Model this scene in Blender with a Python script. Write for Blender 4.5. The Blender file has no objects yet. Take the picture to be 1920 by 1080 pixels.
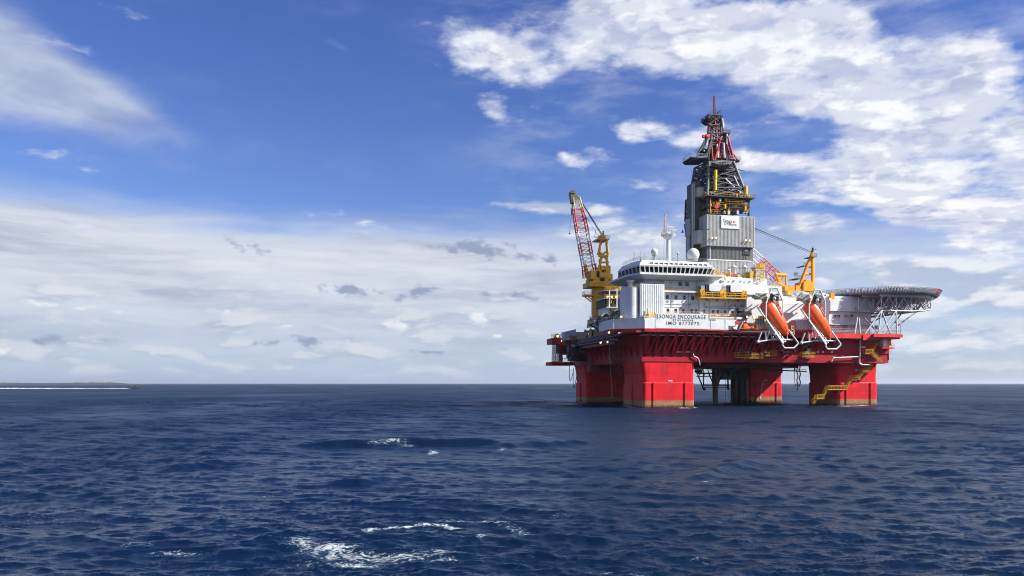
import bpy, math, random
import numpy as np
from mathutils import Vector, Matrix
random.seed(7)
rng = np.random.RandomState(11)
scene = bpy.context.scene
COL = scene.collection
R = math.radians

# ------------------------------------------------------------------ camera
CAM_H = 7.9
FPX = 1400.0
cam_data = bpy.data.cameras.new('camera')
cam = bpy.data.objects.new('camera', cam_data)
COL.objects.link(cam)
cam.location = (0, 0, CAM_H)
cam.rotation_euler = (R(90), 0, 0)
cam_data.sensor_width = 36.0
cam_data.lens = 36.0 * FPX / 1920.0
cam_data.shift_y = 179.0 / 1920.0
cam_data.clip_start = 0.5
cam_data.clip_end = 60000
scene.camera = cam

# ------------------------------------------------------------------ rig frame
TH = R(12.5)
UX, UY = math.cos(TH), math.sin(TH)
N0 = Vector((42.1, 240.4))

def W(u, v, z):
    return Vector((N0.x + u * UX - v * UY, N0.y + u * UY + v * UX, z))

def P(px, py, v):
    """rig coordinates of a point seen at (px, py) that lies v metres behind the front face"""
    r = (px - 960.0) / FPX
    d0 = N0.y + v * UX
    u = (r * d0 - N0.x + v * UY) / (UX - r * UY)
    D = d0 + u * UY
    return Vector((u, v, CAM_H + (719.0 - py) / FPX * D))

def PU(px, py, u):
    """the same for a point in a plane of constant u"""
    r = (px - 960.0) / FPX
    v = (N0.x + u * UX - r * (N0.y + u * UY)) / (UY + r * UX)
    D = N0.y + u * UY + v * UX
    return Vector((u, v, CAM_H + (719.0 - py) / FPX * D))

# ------------------------------------------------------------------ light
SUN_LOCAL = Vector((0.86, -0.50, 0.74)).normalized()
SUN_DIR = Vector((SUN_LOCAL.x * UX - SUN_LOCAL.y * UY, SUN_LOCAL.x * UY + SUN_LOCAL.y * UX, SUN_LOCAL.z))
SUN_EL = math.asin(SUN_DIR.z)
SUN_AZ = math.atan2(SUN_DIR.x, SUN_DIR.y)
sun_data = bpy.data.lights.new('sun', 'SUN')
sun_data.energy = 5.0
sun_data.angle = R(0.53)
sun_data.color = (1.0, 0.95, 0.87)
sun = bpy.data.objects.new('sun', sun_data)
sun.rotation_euler = SUN_DIR.to_track_quat('Z', 'Y').to_euler()
sun.location = (0, 0, 200)
COL.objects.link(sun)

scene.view_settings.view_transform = 'Standard'
scene.view_settings.look = 'None'
scene.view_settings.exposure = 0.80
scene.view_settings.gamma = 1.0
try:
    scene.view_settings.use_curve_mapping = False
except Exception:
    pass
scene.render.engine = 'CYCLES'
scene.cycles.max_bounces = 6
scene.cycles.diffuse_bounces = 3
scene.cycles.glossy_bounces = 3
scene.cycles.transmission_bounces = 2
scene.cycles.caustics_reflective = False
scene.cycles.caustics_refractive = False
scene.cycles.sample_clamp_indirect = 6.0
scene.cycles.use_denoising = True
scene.cycles.pixel_filter_type = 'BLACKMAN_HARRIS'
scene.cycles.filter_width = 1.1

# ------------------------------------------------------------------ node helper
class G:
    def __init__(s, tree):
        s.t = tree; s.n = tree.nodes; s.l = tree.links
    def new(s, typ, **kw):
        nd = s.n.new(typ)
        for k, val in kw.items():
            setattr(nd, k, val)
        return nd
    def put(s, sock, val):
        if isinstance(val, bpy.types.NodeSocket):
            s.l.new(val, sock)
        elif val is not None:
            if isinstance(val, (tuple, list)) and sock.type == 'RGBA' and len(val) == 3:
                val = (*val, 1)
            sock.default_value = val
    def m(s, op, a, b=None, c=None, clamp=False):
        nd = s.new('ShaderNodeMath', operation=op, use_clamp=clamp)
        s.put(nd.inputs[0], a)
        if b is not None: s.put(nd.inputs[1], b)
        if c is not None: s.put(nd.inputs[2], c)
        return nd.outputs[0]
    def vm(s, op, a, b=None):
        nd = s.new('ShaderNodeVectorMath', operation=op)
        s.put(nd.inputs[0], a)
        if b is not None:
            s.put(nd.inputs[3] if op == 'SCALE' else nd.inputs[1], b)
        return nd.outputs[0]
    def xyz(s, x, y, z=0.0):
        nd = s.new('ShaderNodeCombineXYZ')
        s.put(nd.inputs[0], x); s.put(nd.inputs[1], y); s.put(nd.inputs[2], z)
        return nd.outputs[0]
    def sep(s, v):
        nd = s.new('ShaderNodeSeparateXYZ'); s.put(nd.inputs[0], v)
        return nd.outputs
    def noise(s, vec, scale=1.0, detail=4.0, rough=0.5, dist=0.0, dims='3D', lac=2.0):
        nd = s.new('ShaderNodeTexNoise', noise_dimensions=dims)
        s.put(nd.inputs['Vector'], vec)
        nd.inputs['Scale'].default_value = scale
        nd.inputs['Detail'].default_value = detail
        nd.inputs['Roughness'].default_value = rough
        nd.inputs['Lacunarity'].default_value = lac
        nd.inputs['Distortion'].default_value = dist
        return nd.outputs[0]
    def ramp(s, x, lo, hi, a=0.0, b=1.0, smooth=True):
        nd = s.new('ShaderNodeMapRange', interpolation_type='SMOOTHSTEP' if smooth else 'LINEAR')
        s.put(nd.inputs[0], x); s.put(nd.inputs[1], lo); s.put(nd.inputs[2], hi)
        s.put(nd.inputs[3], a); s.put(nd.inputs[4], b)
        return nd.outputs[0]
    def mix(s, f, a, b, mode='MIX'):
        nd = s.new('ShaderNodeMix', data_type='RGBA', blend_type=mode)
        s.put(nd.inputs[0], f); s.put(nd.inputs[6], a); s.put(nd.inputs[7], b)
        return nd.outputs[2]
    def map(s, vec, loc=(0, 0, 0), rot=(0, 0, 0), scale=(1, 1, 1), typ='POINT'):
        nd = s.new('ShaderNodeMapping', vector_type=typ)
        s.put(nd.inputs[0], vec)
        nd.inputs[1].default_value = loc; nd.inputs[2].default_value = rot; nd.inputs[3].default_value = scale
        return nd.outputs[0]

# ------------------------------------------------------------------ world: sky with clouds
world = bpy.data.worlds.new('World')
scene.world = world
world.use_nodes = True
try:
    world.cycles.sampling_method = 'MANUAL'
    world.cycles.sample_map_resolution = 512
except Exception:
    pass

def build_sky():
    g = G(world.node_tree)
    g.n.clear()
    out = g.new('ShaderNodeOutputWorld')
    bg = g.new('ShaderNodeBackground')
    STR = 0.0575
    bg.inputs[1].default_value = STR
    g.l.new(bg.outputs[0], out.inputs[0])
    tc = g.new('ShaderNodeTexCoord')
    d = tc.outputs['Generated']
    x, y, z = g.sep(d)
    zc = g.m('MAXIMUM', z, 0.0)
    hor = g.m('SQRT', g.m('ADD', g.m('MULTIPLY', x, x), g.m('MULTIPLY', y, y)))
    az = g.m('ARCTAN2', x, y)
    te = g.m('DIVIDE', z, g.m('MAXIMUM', hor, 0.02))
    te = g.m('MINIMUM', te, 6.0)
    A = g.xyz(az, te, 0.0)

    sky = g.new('ShaderNodeTexSky', sky_type='NISHITA')
    sky.sun_disc = False
    sky.sun_elevation = SUN_EL
    sky.sun_rotation = SUN_AZ
    sky.altitude = 0
    sky.air_density = 1.0
    sky.dust_density = 0.4
    sky.ozone_density = 3.0
    skyc = sky.outputs[0]
    # clear air above: deeper, slightly violet blue
    blue = g.mix(1.0, skyc, (0.90, 1.02, 1.42), 'MULTIPLY')
    deep = g.mix(1.0, skyc, (0.66, 0.80, 1.42), 'MULTIPLY')
    col = g.mix(g.ramp(te, 0.10, 0.50), blue, deep)

    def pt(px, py):
        a = math.atan((px - 960) / FPX)
        return a, (719 - py) / FPX * math.cos(a)
    def blob(px, py, rx, ry, rot=0.0, amp=1.0):
        a, t = pt(px, py)
        v = g.map(A, (a, t, 0), (0, 0, R(rot)), (rx / FPX, ry / FPX, 1), 'TEXTURE')
        gr = g.new('ShaderNodeTexGradient', gradient_type='QUADRATIC_SPHERE')
        g.l.new(v, gr.inputs[0])
        return g.m('MULTIPLY', gr.outputs[1], amp)
    def total(items):
        acc = None
        for it in items:
            b = blob(*it)
            acc = b if acc is None else g.m('ADD', acc, b)
        return acc

    # warped coordinates
    Pn = g.xyz(g.m('DIVIDE', x, g.m('ADD', zc, 0.10)), g.m('DIVIDE', y, g.m('ADD', zc, 0.10)), 0.0)
    warp = g.new('ShaderNodeTexNoise', noise_dimensions='3D')
    g.l.new(A, warp.inputs['Vector']); warp.inputs['Scale'].default_value = 7.0; warp.inputs['Detail'].default_value = 5.0
    wv = g.vm('SUBTRACT', warp.outputs[1], (0.5, 0.5, 0.5))
    Aw = g.vm('ADD', A, g.vm('SCALE', wv, 0.028))

    # --- thin high streaky bank low on the left (and on round behind the camera)
    St = g.map(Aw, (0, 0, 0), (0, 0, R(7)), (1.6, 9.0, 1))
    s1 = g.noise(St, 2.2, 7, 0.55)
    s2 = g.noise(g.map(Aw, (3, 1, 0), (0, 0, R(5)), (2.2, 26.0, 1)), 1.5, 8, 0.6)
    edge = g.m('ADD', g.m('MULTIPLY', g.m('SUBTRACT', s1, 0.5), 0.09), te)
    # the bank's upper edge falls from left to right
    edge = g.m('ADD', edge, g.m('MULTIPLY', g.m('ADD', az, 0.6), 0.015))
    bank = g.ramp(edge, 0.238, 0.182)
    rightfade = g.ramp(az, 0.02, 0.35, 1.0, 0.55)
    bank = g.m('MULTIPLY', bank, rightfade)
    bankcol = g.mix(g.ramp(s1, 0.34, 0.60), (3.9, 4.5, 5.9), (6.7, 7.2, 8.3))
    bankcol = g.mix(g.ramp(s2, 0.40, 0.66, 0, 0.7), bankcol, (7.8, 8.2, 8.9))
    # towards the horizon the bank goes pale grey blue
    bankcol = g.mix(g.ramp(te, 0.16, 0.02, 0, 0.65), bankcol, (4.9, 6.0, 7.5))
    bankcol = g.mix(g.ramp(te, 0.055, 0.0, 0, 0.75), bankcol, (4.6, 5.7, 7.2))
    bankd = g.m('MULTIPLY', bank, g.ramp(g.m('ADD', s2, g.ramp(te, 0.22, 0.10)), 0.15, 0.60, 0.55, 1.0))
    col = g.mix(bankd, col, bankcol)

    # --- low cumulus rows near the horizon, grey bases and bright tops
    def lowcloud(offs):
        v = g.map(Aw, offs, (0, 0, 0), (5.0, 17.0, 1))
        return g.noise(v, 2.4, 9, 0.55)
    l0 = lowcloud((0, 0, 0)); l1 = lowcloud((0.10, 0.16, 0))
    lowm = g.m('MULTIPLY', g.ramp(te, 0.155, 0.10), g.ramp(te, 0.0, 0.02))
    lowd = g.m('MULTIPLY', g.ramp(l0, 0.47, 0.62), lowm)
    lit = g.ramp(g.m('SUBTRACT', l0, l1), -0.05, 0.09)
    lowcol = g.mix(lit, (4.1, 4.9, 6.2), (7.6, 7.9, 8.3))
    col = g.mix(g.m('MULTIPLY', lowd, 0.62), col, lowcol)

    # --- soft wedge at the upper left
    wm = total([(-40, 60, 330, 110, -20, 1.5), (60, 150, 380, 95, -22, 1.6), (-60, 200, 200, 80, 0, 0.9), (250, 205, 260, 40, -22, .55),
                (640, 88, 70, 22, -15, .5), (740, 100, 60, 20, 10, .35)])
    wn = g.noise(g.map(Aw, (1, 2, 0), (0, 0, R(24)), (2.0, 5.0, 1)), 3.0, 9, 0.6)
    wd = g.ramp(g.m('ADD', g.m('MULTIPLY', wm, 0.75), g.m('MULTIPLY', g.m('SUBTRACT', wn, 0.5), 1.0)), 0.02, 0.95)
    wcol = g.mix(g.ramp(wn, 0.38, 0.62), (4.2, 4.9, 6.5), (5.9, 6.5, 7.9))
    col = g.mix(g.m('MULTIPLY', wd, 0.82), col, wcol)

    # --- broken cumulus field upper right, in perspective overhead
    cov = total([
        (1180, 60, 460, 150, -4, 1.6), (960, 110, 230, 100, -8, .7), (1680, 210, 520, 280, 0, .55), (1250, 70, 620, 150, 0, .45), (900, 95, 150, 80, -10, .75), (1480, 50, 420, 130, 0, 1.5), (1000, 140, 220, 60, -12, .45),
        (1560, 165, 220, 100, 0, 1.3), (1800, 170, 330, 190, 10, 1.3), (1880, 300, 380, 160, -10, 1.5), (1720, 250, 260, 90, 0, .8),
        (1640, 345, 230, 75, -8, 1.3), (1770, 400, 340, 75, -12, 1.2), (1900, 470, 330, 100, -10, 1.1),
        (930, 215, 150, 50, -18, .95), (1058, 292, 90, 36, -35, 1.1), (1112, 276, 80, 32, -5, .9), (1175, 240, 170, 36, 3, .8),
        (1290, 262, 110, 42, 10, 1.15), (1235, 352, 70, 32, 5, 1.0), (1235, 303, 80, 26, -5, .8), (1410, 300, 120, 50, 0, .9),
        (1350, 180, 170, 60, 0, .8), (1490, 298, 90, 36, 8, .9), (1150, 372, 60, 14, 0, .5),
        (1160, 0, 330, 60, 0, .8), (1400, 235, 140, 60, 0, .5), (1440, 390, 80, 30, 0, .5),
        (1350, 60, 900, 100, 0, .3), (1690, 30, 140, 40, -30, -1.1), (1780, 30, 160, 42, 0, -1.2), (1130, 195, 160, 50, 0, -.25),
        (700, 180, 300, 160, 0, -1.5), (480, 280, 500, 130, -5, -1.5), (900, 330, 300, 70, 0, -.8),
        (1560, 260, 120, 40, 10, -.25), (1700, 290, 160, 34, 0, -.35), (1650, 460, 240, 40, 5, -.45),
    ])
    # outside the frame the same broken cloud carries on
    gen = g.m('MULTIPLY', g.ramp(g.noise(Pn, 0.35, 2, 0.5), 0.36, 0.60, 0.0, 1.0), g.ramp(az, -0.5, 0.5, 0.25, 1.15))
    outside = g.m('MAXIMUM', g.ramp(te, 0.56, 0.75), g.ramp(g.m('ABSOLUTE', az), 0.66, 0.95))
    cov = g.m('ADD', cov, g.m('MULTIPLY', gen, outside))
    def cum(off):
        v = g.vm('ADD', g.map(Pn, off, (0, 0, R(18)), (1.0, 1.25, 1)), g.vm('SCALE', wv, 0.16))
        return g.noise(v, 2.9, 12, 0.56)
    c0 = cum((0, 0, 0))
    c1 = cum((0.05, -0.05, 0))
    cA = g.noise(g.map(Aw, (0, 0, 0), (0, 0, R(-8)), (1, 1.7, 1)), 9.0, 11, 0.58)
    cc = g.m('ADD', g.m('MULTIPLY', c0, 0.55), g.m('MULTIPLY', cA, 0.45))
    dens = g.m('ADD', g.m('MULTIPLY', g.m('MINIMUM', cov, 1.5), 0.35), g.m('MULTIPLY', g.m('SUBTRACT', cc, 0.5), 2.5))
    alpha = g.ramp(dens, 0.15, 0.42)
    alpha = g.m('MULTIPLY', alpha, g.ramp(te, 0.085, 0.17))
    core = g.ramp(dens, 0.20, 0.58)
    sh = g.ramp(g.m('SUBTRACT', c0, c1), -0.045, 0.05)
    cA2 = g.noise(g.map(Aw, (0.012, 0.03, 0), (0, 0, R(-8)), (1, 1.7, 1)), 9.0, 11, 0.58)
    sh2 = g.ramp(g.m('SUBTRACT', cA, cA2), -0.05, 0.06)
    lightness = g.m('ADD', g.m('MULTIPLY', sh, 0.45), g.m('MULTIPLY', sh2, 0.55))
    cshade = g.mix(lightness, (4.7, 5.3, 7.1), (10.0, 10.1, 10.4))
    cshade = g.mix(core, (6.3, 6.9, 8.6), cshade)
    col = g.mix(g.m('MULTIPLY', alpha, 0.97), col, cshade)

    # --- thin veils drifting between the broken clouds
    vn = g.noise(g.map(Aw, (2, 5, 0), (0, 0, R(-12)), (2.2, 7.0, 1)), 2.6, 9, 0.62)
    vm = g.m('MULTIPLY', g.ramp(g.m('ADD', az, g.m('MULTIPLY', te, 0.25)), -0.08, 0.16), g.ramp(te, 0.12, 0.2))
    veil = g.m('MULTIPLY', g.ramp(vn, 0.44, 0.72), vm)
    col = g.mix(g.m('MULTIPLY', veil, 0.36), col, (6.6, 7.2, 8.8))

    # --- pale cumulus rows at right, between the field and the horizon
    rm = total([(1700, 520, 330, 60, -4, 1.1), (1690, 495, 110, 34, -10, .7), (1880, 560, 240, 60, -4, 1.0), (1500, 600, 500, 60, 0, .5),
                (1790, 640, 400, 60, 0, .6), (1250, 470, 300, 60, -5, .35), (1120, 398, 300, 30, -3, .9), (980, 385, 220, 20, -4, .8), (1180, 440, 300, 30, -4, .7), (1500, 420, 200, 40, 0, .4)])
    def rn(off):
        return g.noise(g.map(Aw, off, (0, 0, R(-3)), (3.2, 8.5, 1)), 2.6, 10, 0.56)
    r0 = rn((0, 0, 0)); r1 = rn((0.05, 0.11, 0))
    rd = g.ramp(g.m('ADD', g.m('MULTIPLY', rm, 0.34), g.m('SUBTRACT', r0, 0.5)), 0.06, 0.26)
    rd = g.m('MULTIPLY', rd, g.ramp(rm, 0.0, 0.25))
    rl = g.ramp(g.m('SUBTRACT', r0, r1), -0.07, 0.08)
    rcol = g.mix(rl, (4.7, 5.5, 7.0), (8.9, 9.1, 9.6))
    col = g.mix(g.m('MULTIPLY', rd, 0.85), col, rcol)

    # --- bright low puffs and the small dark scud
    pm = total([(895, 600, 46, 34, 0, 1.4), (750, 612, 90, 24, 5, 1.2), (1180, 600, 80, 20, 0, .8), (430, 585, 120, 12, 0, .7), (535, 612, 60, 9, 4, 1.5), (120, 574, 160, 9, -4, 1.3), (5, 655, 22, 20, 0, 1.2),
                (285, 663, 30, 8, 0, .9), (40, 562, 60, 6, -3, 1.1), (930, 628, 40, 12, 0, .9)])
    cB = g.noise(g.map(Aw, (0.3, 0, 0), (0, 0, R(-4)), (1, 1.8, 1)), 34.0, 8, 0.6)
    pd = g.ramp(g.m('ADD', g.m('MULTIPLY', pm, 0.62), g.m('MULTIPLY', g.m('SUBTRACT', cB, 0.5), 2.8)), 0.22, 0.85)
    pd = g.m('MULTIPLY', pd, g.ramp(pm, 0.0, 0.3))
    col = g.mix(g.m('MULTIPLY', pd, 0.8), col, g.mix(g.ramp(cB, 0.40, 0.62), (6.2, 6.8, 7.9), (9.0, 9.3, 9.6)))
    dm = total([(655, 541, 110, 26, 0, 1.3), (785, 549, 85, 28, 8, 1.2), (895, 468, 150, 34, -5, 1.4), (1025, 488, 55, 22, 0, 1.1), (965, 552, 110, 24, 0, .9),
                (465, 462, 110, 26, -8, .8), (560, 640, 190, 26, 0, .9), (810, 660, 170, 14, 0, .6), (120, 640, 200, 20, 0, .6)])
    dd = g.ramp(g.m('ADD', g.m('MULTIPLY', dm, 0.70), g.m('MULTIPLY', g.m('SUBTRACT', cB, 0.5), 2.8)), 0.20, 0.75)
    dd = g.m('MULTIPLY', dd, g.ramp(dm, 0.0, 0.3))
    col = g.mix(g.m('MULTIPLY', dd, 0.9), col, (2.9, 3.6, 5.2))
    # below the horizon the dome goes on in the horizon's colour
    col = g.mix(g.ramp(z, 0.0, -0.03), col, (3.6, 4.6, 6.0))
    g.l.new(col, bg.inputs[0])
build_sky()
# ------------------------------------------------------------------ materials
MATS = {}
def mat(name, color, rough=0.5, metal=0.0, var=0.12, streak=0.0, streak_col=(0.16, 0.07, 0.03), bump=0.0, scale=0.35, spec=0.4, coat=0.0):
    if name in MATS: return MATS[name]
    m = bpy.data.materials.new(name); m.use_nodes = True
    g = G(m.node_tree)
    b = g.n['Principled BSDF']
    geo = g.new('ShaderNodeTexCoord').outputs['Object']
    n1 = g.noise(geo, scale, 6, 0.6)
    n2 = g.noise(g.map(geo, scale=(1, 1, 0.12)), 1.6, 5, 0.65)
    f = g.ramp(n1, 0.3, 0.7, 1 - var, 1 + var)
    c = g.mix(1.0, color, g.xyz(f, f, f), 'MULTIPLY')
    if streak > 0:
        s = g.ramp(n2, 0.56, 0.74, 0, streak)
        c = g.mix(s, c, streak_col)
    g.put(b.inputs['Base Color'], c)
    b.inputs['Metallic'].default_value = metal
    g.put(b.inputs['Roughness'], g.ramp(n1, 0.3, 0.7, max(rough - 0.08, 0.02), min(rough + 0.1, 1)))
    b.inputs['Specular IOR Level'].default_value = spec
    b.inputs['Coat Weight'].default_value = coat
    if bump > 0:
        bn = g.new('ShaderNodeBump'); bn.inputs['Strength'].default_value = bump; bn.inputs['Distance'].default_value = 0.05
        g.l.new(n2, bn.inputs['Height']); g.l.new(bn.outputs[0], b.inputs['Normal'])
    MATS[name] = m
    return m

def column_mat():
    m = bpy.data.materials.new('hull_red_waterline'); m.use_nodes = True
    g = G(m.node_tree); b = g.n['Principled BSDF']
    pos = g.new('ShaderNodeNewGeometry').outputs['Position']
    x, y, z = g.sep(pos)
    n = g.noise(pos, 0.25, 6, 0.6)
    st = g.noise(g.map(pos, scale=(1, 1, 0.08)), 1.1, 6, 0.65)
    fine = g.noise(pos, 2.5, 4, 0.6)
    f = g.ramp(n, 0.3, 0.7, 0.78, 1.12)
    red = g.mix(1.0, (0.66, 0.008, 0.018), g.xyz(f, f, f), 'MULTIPLY')
    red = g.mix(g.ramp(st, 0.47, 0.72, 0, 0.6), red, (0.22, 0.022, 0.025))
    red = g.mix(g.ramp(g.noise(pos, 0.6, 7, 0.7), 0.56, 0.74, 0, 0.4), red, (0.50, 0.05, 0.05))
    # weld seams between the plates
    zz = g.m('ADD', z, g.m('MULTIPLY', g.m('SUBTRACT', n, 0.5), 0.02))
    seam = g.ramp(g.m('ABSOLUTE', g.m('SUBTRACT', g.m('FRACT', g.m('DIVIDE', zz, 3.7)), 0.5)), 0.480, 0.5, 0, 0.5)
    red = g.mix(seam, red, (0.25, 0.01, 0.015))
    ze = g.m('ADD', z, g.m('MULTIPLY', g.m('SUBTRACT', fine, 0.5), 0.5))
    tan = g.mix(g.ramp(fine, 0.35, 0.65), (0.20, 0.12, 0.06), (0.32, 0.20, 0.10))
    brown = g.mix(g.ramp(fine, 0.35, 0.65), (0.13, 0.045, 0.015), (0.24, 0.09, 0.03))
    c = g.mix(g.ramp(z, 2.30, 2.38), tan, red)
    c = g.mix(g.ramp(ze, 0.75, 1.15), brown, c)
    c = g.mix(g.ramp(ze, 0.62, 0.25), c, (0.02, 0.022, 0.015))
    g.put(b.inputs['Base Color'], c)
    b.inputs['Roughness'].default_value = 0.55
    b.inputs['Specular IOR Level'].default_value = 0.22
    return m

RED = mat('hull_red', (0.34, 0.006, 0.018), 0.55, spec=0.25, var=0.14, streak=0.3, streak_col=(0.20, 0.02, 0.02))  # darker than the column red: deck box shade partly put into the colour
COLRED = column_mat()
DARKRED = mat('dark_red_steel', (0.22, 0.015, 0.018), 0.55, var=0.2)
WHITE = mat('white_paint', (0.62, 0.645, 0.65), 0.45, var=0.09, streak=0.42, streak_col=(0.40, 0.34, 0.26), bump=0.1)
WHITE2 = mat('bright_white_roof', (0.64, 0.65, 0.65), 0.5, var=0.05, streak=0.15, streak_col=(0.5, 0.48, 0.44))
CLAD = mat('grey_cladding', (0.40, 0.405, 0.39), 0.5, var=0.10, streak=0.25, streak_col=(0.26, 0.24, 0.22))
CLAD2 = mat('dark_grey_cladding', (0.115, 0.12, 0.12), 0.55, var=0.12, streak=0.25, streak_col=(0.13, 0.12, 0.11))
GREY = mat('grey_steel', (0.30, 0.31, 0.31), 0.5, var=0.12)
LGREY = mat('galvanised_steel', (0.50, 0.51, 0.51), 0.45, metal=0.2, var=0.12)
DSTEEL = mat('dark_steel', (0.055, 0.060, 0.065), 0.5, var=0.25)
BLACK = mat('black_steel', (0.018, 0.018, 0.020), 0.6, var=0.3)
YEL = mat('yellow_paint', (0.72, 0.38, 0.012), 0.45, var=0.12, streak=0.25, streak_col=(0.30, 0.13, 0.02))
YEL2 = mat('yellow_railing', (0.62, 0.37, 0.03), 0.5, var=0.1)
OYEL = mat('orange_yellow_paint', (0.78, 0.31, 0.008), 0.45, var=0.1)
ORANGE = mat('lifeboat_orange', (0.82, 0.10, 0.006), 0.32, var=0.08, streak=0.12, streak_col=(0.45, 0.06, 0.01), coat=0.2)
BRED = mat('bright_red_paint', (0.62, 0.018, 0.02), 0.45, var=0.12)
GLASS = mat('window_glass', (0.012, 0.016, 0.022), 0.08, var=0.2, spec=0.6)
BLUEG = mat('blue_grey_paint', (0.22, 0.32, 0.40), 0.5, var=0.12)
LETTER = mat('black_lettering', (0.02, 0.02, 0.025), 0.6, var=0.0)
LOGOBLUE = mat('blue_emblem', (0.03, 0.05, 0.30), 0.5, var=0.0)
LOGORED = mat('red_emblem', (0.6, 0.02, 0.02), 0.5, var=0.0)
CREAM = mat('cream_interior', (0.55, 0.40, 0.16), 0.6, var=0.2)
DECKG = mat('green_grey_deck', (0.12, 0.14, 0.12), 0.7, var=0.2)
def emit(name, color, strength):
    m = bpy.data.materials.new(name); m.use_nodes = True
    b = m.node_tree.nodes['Principled BSDF']
    b.inputs['Base Color'].default_value = (0.8, 0.7, 0.5, 1)
    b.inputs['Emission Color'].default_value = (*color, 1)
    b.inputs['Emission Strength'].default_value = strength
    return m
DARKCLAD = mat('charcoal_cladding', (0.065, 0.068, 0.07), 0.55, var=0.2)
DEEPRED = mat('derrick_red', (0.36, 0.015, 0.02), 0.5, var=0.2)
LAMP = emit('lit_lamp', (1.0, 0.50, 0.13), 2.6)

# ------------------------------------------------------------------ mesh builder
class MB:
    def __init__(s): s.v = []; s.f = []; s.mi = []; s.sm = []; s.cur = 0
    def add(s, vs, fs, smooth=False):
        o = len(s.v)
        s.v += [tuple(p) for p in vs]
        for f in fs:
            s.f.append(tuple(i + o for i in f)); s.mi.append(s.cur); s.sm.append(smooth)
        return s
    def box(s, a, b):
        x0, x1 = sorted((a[0], b[0])); y0, y1 = sorted((a[1], b[1])); z0, z1 = sorted((a[2], b[2]))
        return s.hex([(x0, y0, z0), (x1, y0, z0), (x1, y1, z0), (x0, y1, z0), (x0, y0, z1), (x1, y0, z1), (x1, y1, z1), (x0, y1, z1)])
    def hex(s, c):
        return s.add(c, [(3, 2, 1, 0), (4, 5, 6, 7), (0, 1, 5, 4), (1, 2, 6, 5), (2, 3, 7, 6), (3, 0, 4, 7)])
    def prism(s, poly, axis_vec):
        n = len(poly); a = Vector(axis_vec)
        p = [Vector(q) for q in poly]
        nrm = Vector((0, 0, 0))
        for i in range(n): nrm += p[i].cross(p[(i + 1) % n])
        if nrm.dot(a) < 0: p.reverse()
        vs = p + [q + a for q in p]
        fs = [tuple(range(n - 1, -1, -1)), tuple(range(n, 2 * n))]
        for i in range(n):
            j = (i + 1) % n; fs.append((i, j, j + n, i + n))
        return s.add(vs, fs)
    def loft(s, rings, cap=True, smooth=False):
        n = len(rings[0]); vs = [q for r in rings for q in r]; fs = []
        for k in range(len(rings) - 1):
            for i in range(n):
                j = (i + 1) % n
                fs.append((k * n + i, k * n + j, (k + 1) * n + j, (k + 1) * n + i))
        s.add(vs, fs, smooth)
        if cap:
            s.add(rings[0], [tuple(range(n - 1, -1, -1))]); s.add(rings[-1], [tuple(range(n))])
        return s
    def tube(s, a, b, r, n=6, r2=None, smooth=True):
        a = Vector(a); b = Vector(b); d = (b - a)
        if d.length < 1e-6: return s
        q = d.to_track_quat('Z', 'Y'); r2 = r if r2 is None else r2
        ra = [a + q @ Vector((r * math.cos(2 * math.pi * i / n), r * math.sin(2 * math.pi * i / n), 0)) for i in range(n)]
        rb = [b + q @ Vector((r2 * math.cos(2 * math.pi * i / n), r2 * math.sin(2 * math.pi * i / n), 0)) for i in range(n)]
        return s.loft([ra, rb], True, smooth and n > 4)
    def path(s, pts, r, n=6):
        for a, b in zip(pts[:-1], pts[1:]):
            s.tube(a, b, r, n)
        for p in pts[1:-1]: s.ball(p, r * 1.02, 6, 4)
        return s
    def ball(s, c, r, nu=16, nv=10, sq=(1, 1, 1)):
        c = Vector(c); rings = []
        for k in range(1, nv):
            t = math.pi * k / nv - math.pi / 2
            rings.append([(c.x + r * sq[0] * math.cos(t) * math.cos(2 * math.pi * i / nu), c.y + r * sq[1] * math.cos(t) * math.sin(2 * math.pi * i / nu), c.z + r * sq[2] * math.sin(t)) for i in range(nu)])
        return s.loft(rings, True, True)
    def lathe(s, c, prof, n=20, smooth=True):
        rings = [[(c[0] + r * math.cos(2 * math.pi * i / n), c[1] + r * math.sin(2 * math.pi * i / n), c[2] + z) for i in range(n)] for r, z in prof]
        return s.loft(rings, True, smooth)
    def rail(s, pts, h=1.1, step=1.5, r=0.035, bars=3):
        """railing along deck-level points"""
        for a, b in zip(pts[:-1], pts[1:]):
            a = Vector(a); b = Vector(b); L = (b - a).length; n = max(1, round(L / step))
            for i in range(n + 1):
                p = a.lerp(b, i / n); s.tube(p, p + Vector((0, 0, h)), r, 4)
            for k in range(1, bars + 1):
                o = Vector((0, 0, h * k / bars)); s.tube(a + o, b + o, r, 4)
        return s
    def lattice(s, a, b, wa, wb, up, n, rc, rb, sides=4):
        """four-chord lattice beam from a to b"""
        a = Vector(a); b = Vector(b); d = (b - a).normalized(); up = Vector(up)
        s1 = d.cross(up).normalized(); s2 = s1.cross(d).normalized()
        def ring(t):
            c = a.lerp(b, t); w1 = wa[0] + (wb[0] - wa[0]) * t; w2 = wa[1] + (wb[1] - wa[1]) * t
            return [c + s1 * w1 * i / 2 + s2 * w2 * j / 2 for i, j in ((-1, -1), (1, -1), (1, 1), (-1, 1))]
        rs = [ring(k / n) for k in range(n + 1)]
        for k in range(n):
            for i in range(4):
                s.tube(rs[k][i], rs[k + 1][i], rc, 5)
                j = (i + 1) % 4
                p, q = (i, j) if k % 2 == 0 else (j, i)
                s.tube(rs[k][p], rs[k + 1][q], rb, 4)
                s.tube(rs[k][i], rs[k][j], rb, 4)
        for i in range(4): s.tube(rs[n][i], rs[n][(i + 1) % 4], rb, 4)
        return s

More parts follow.
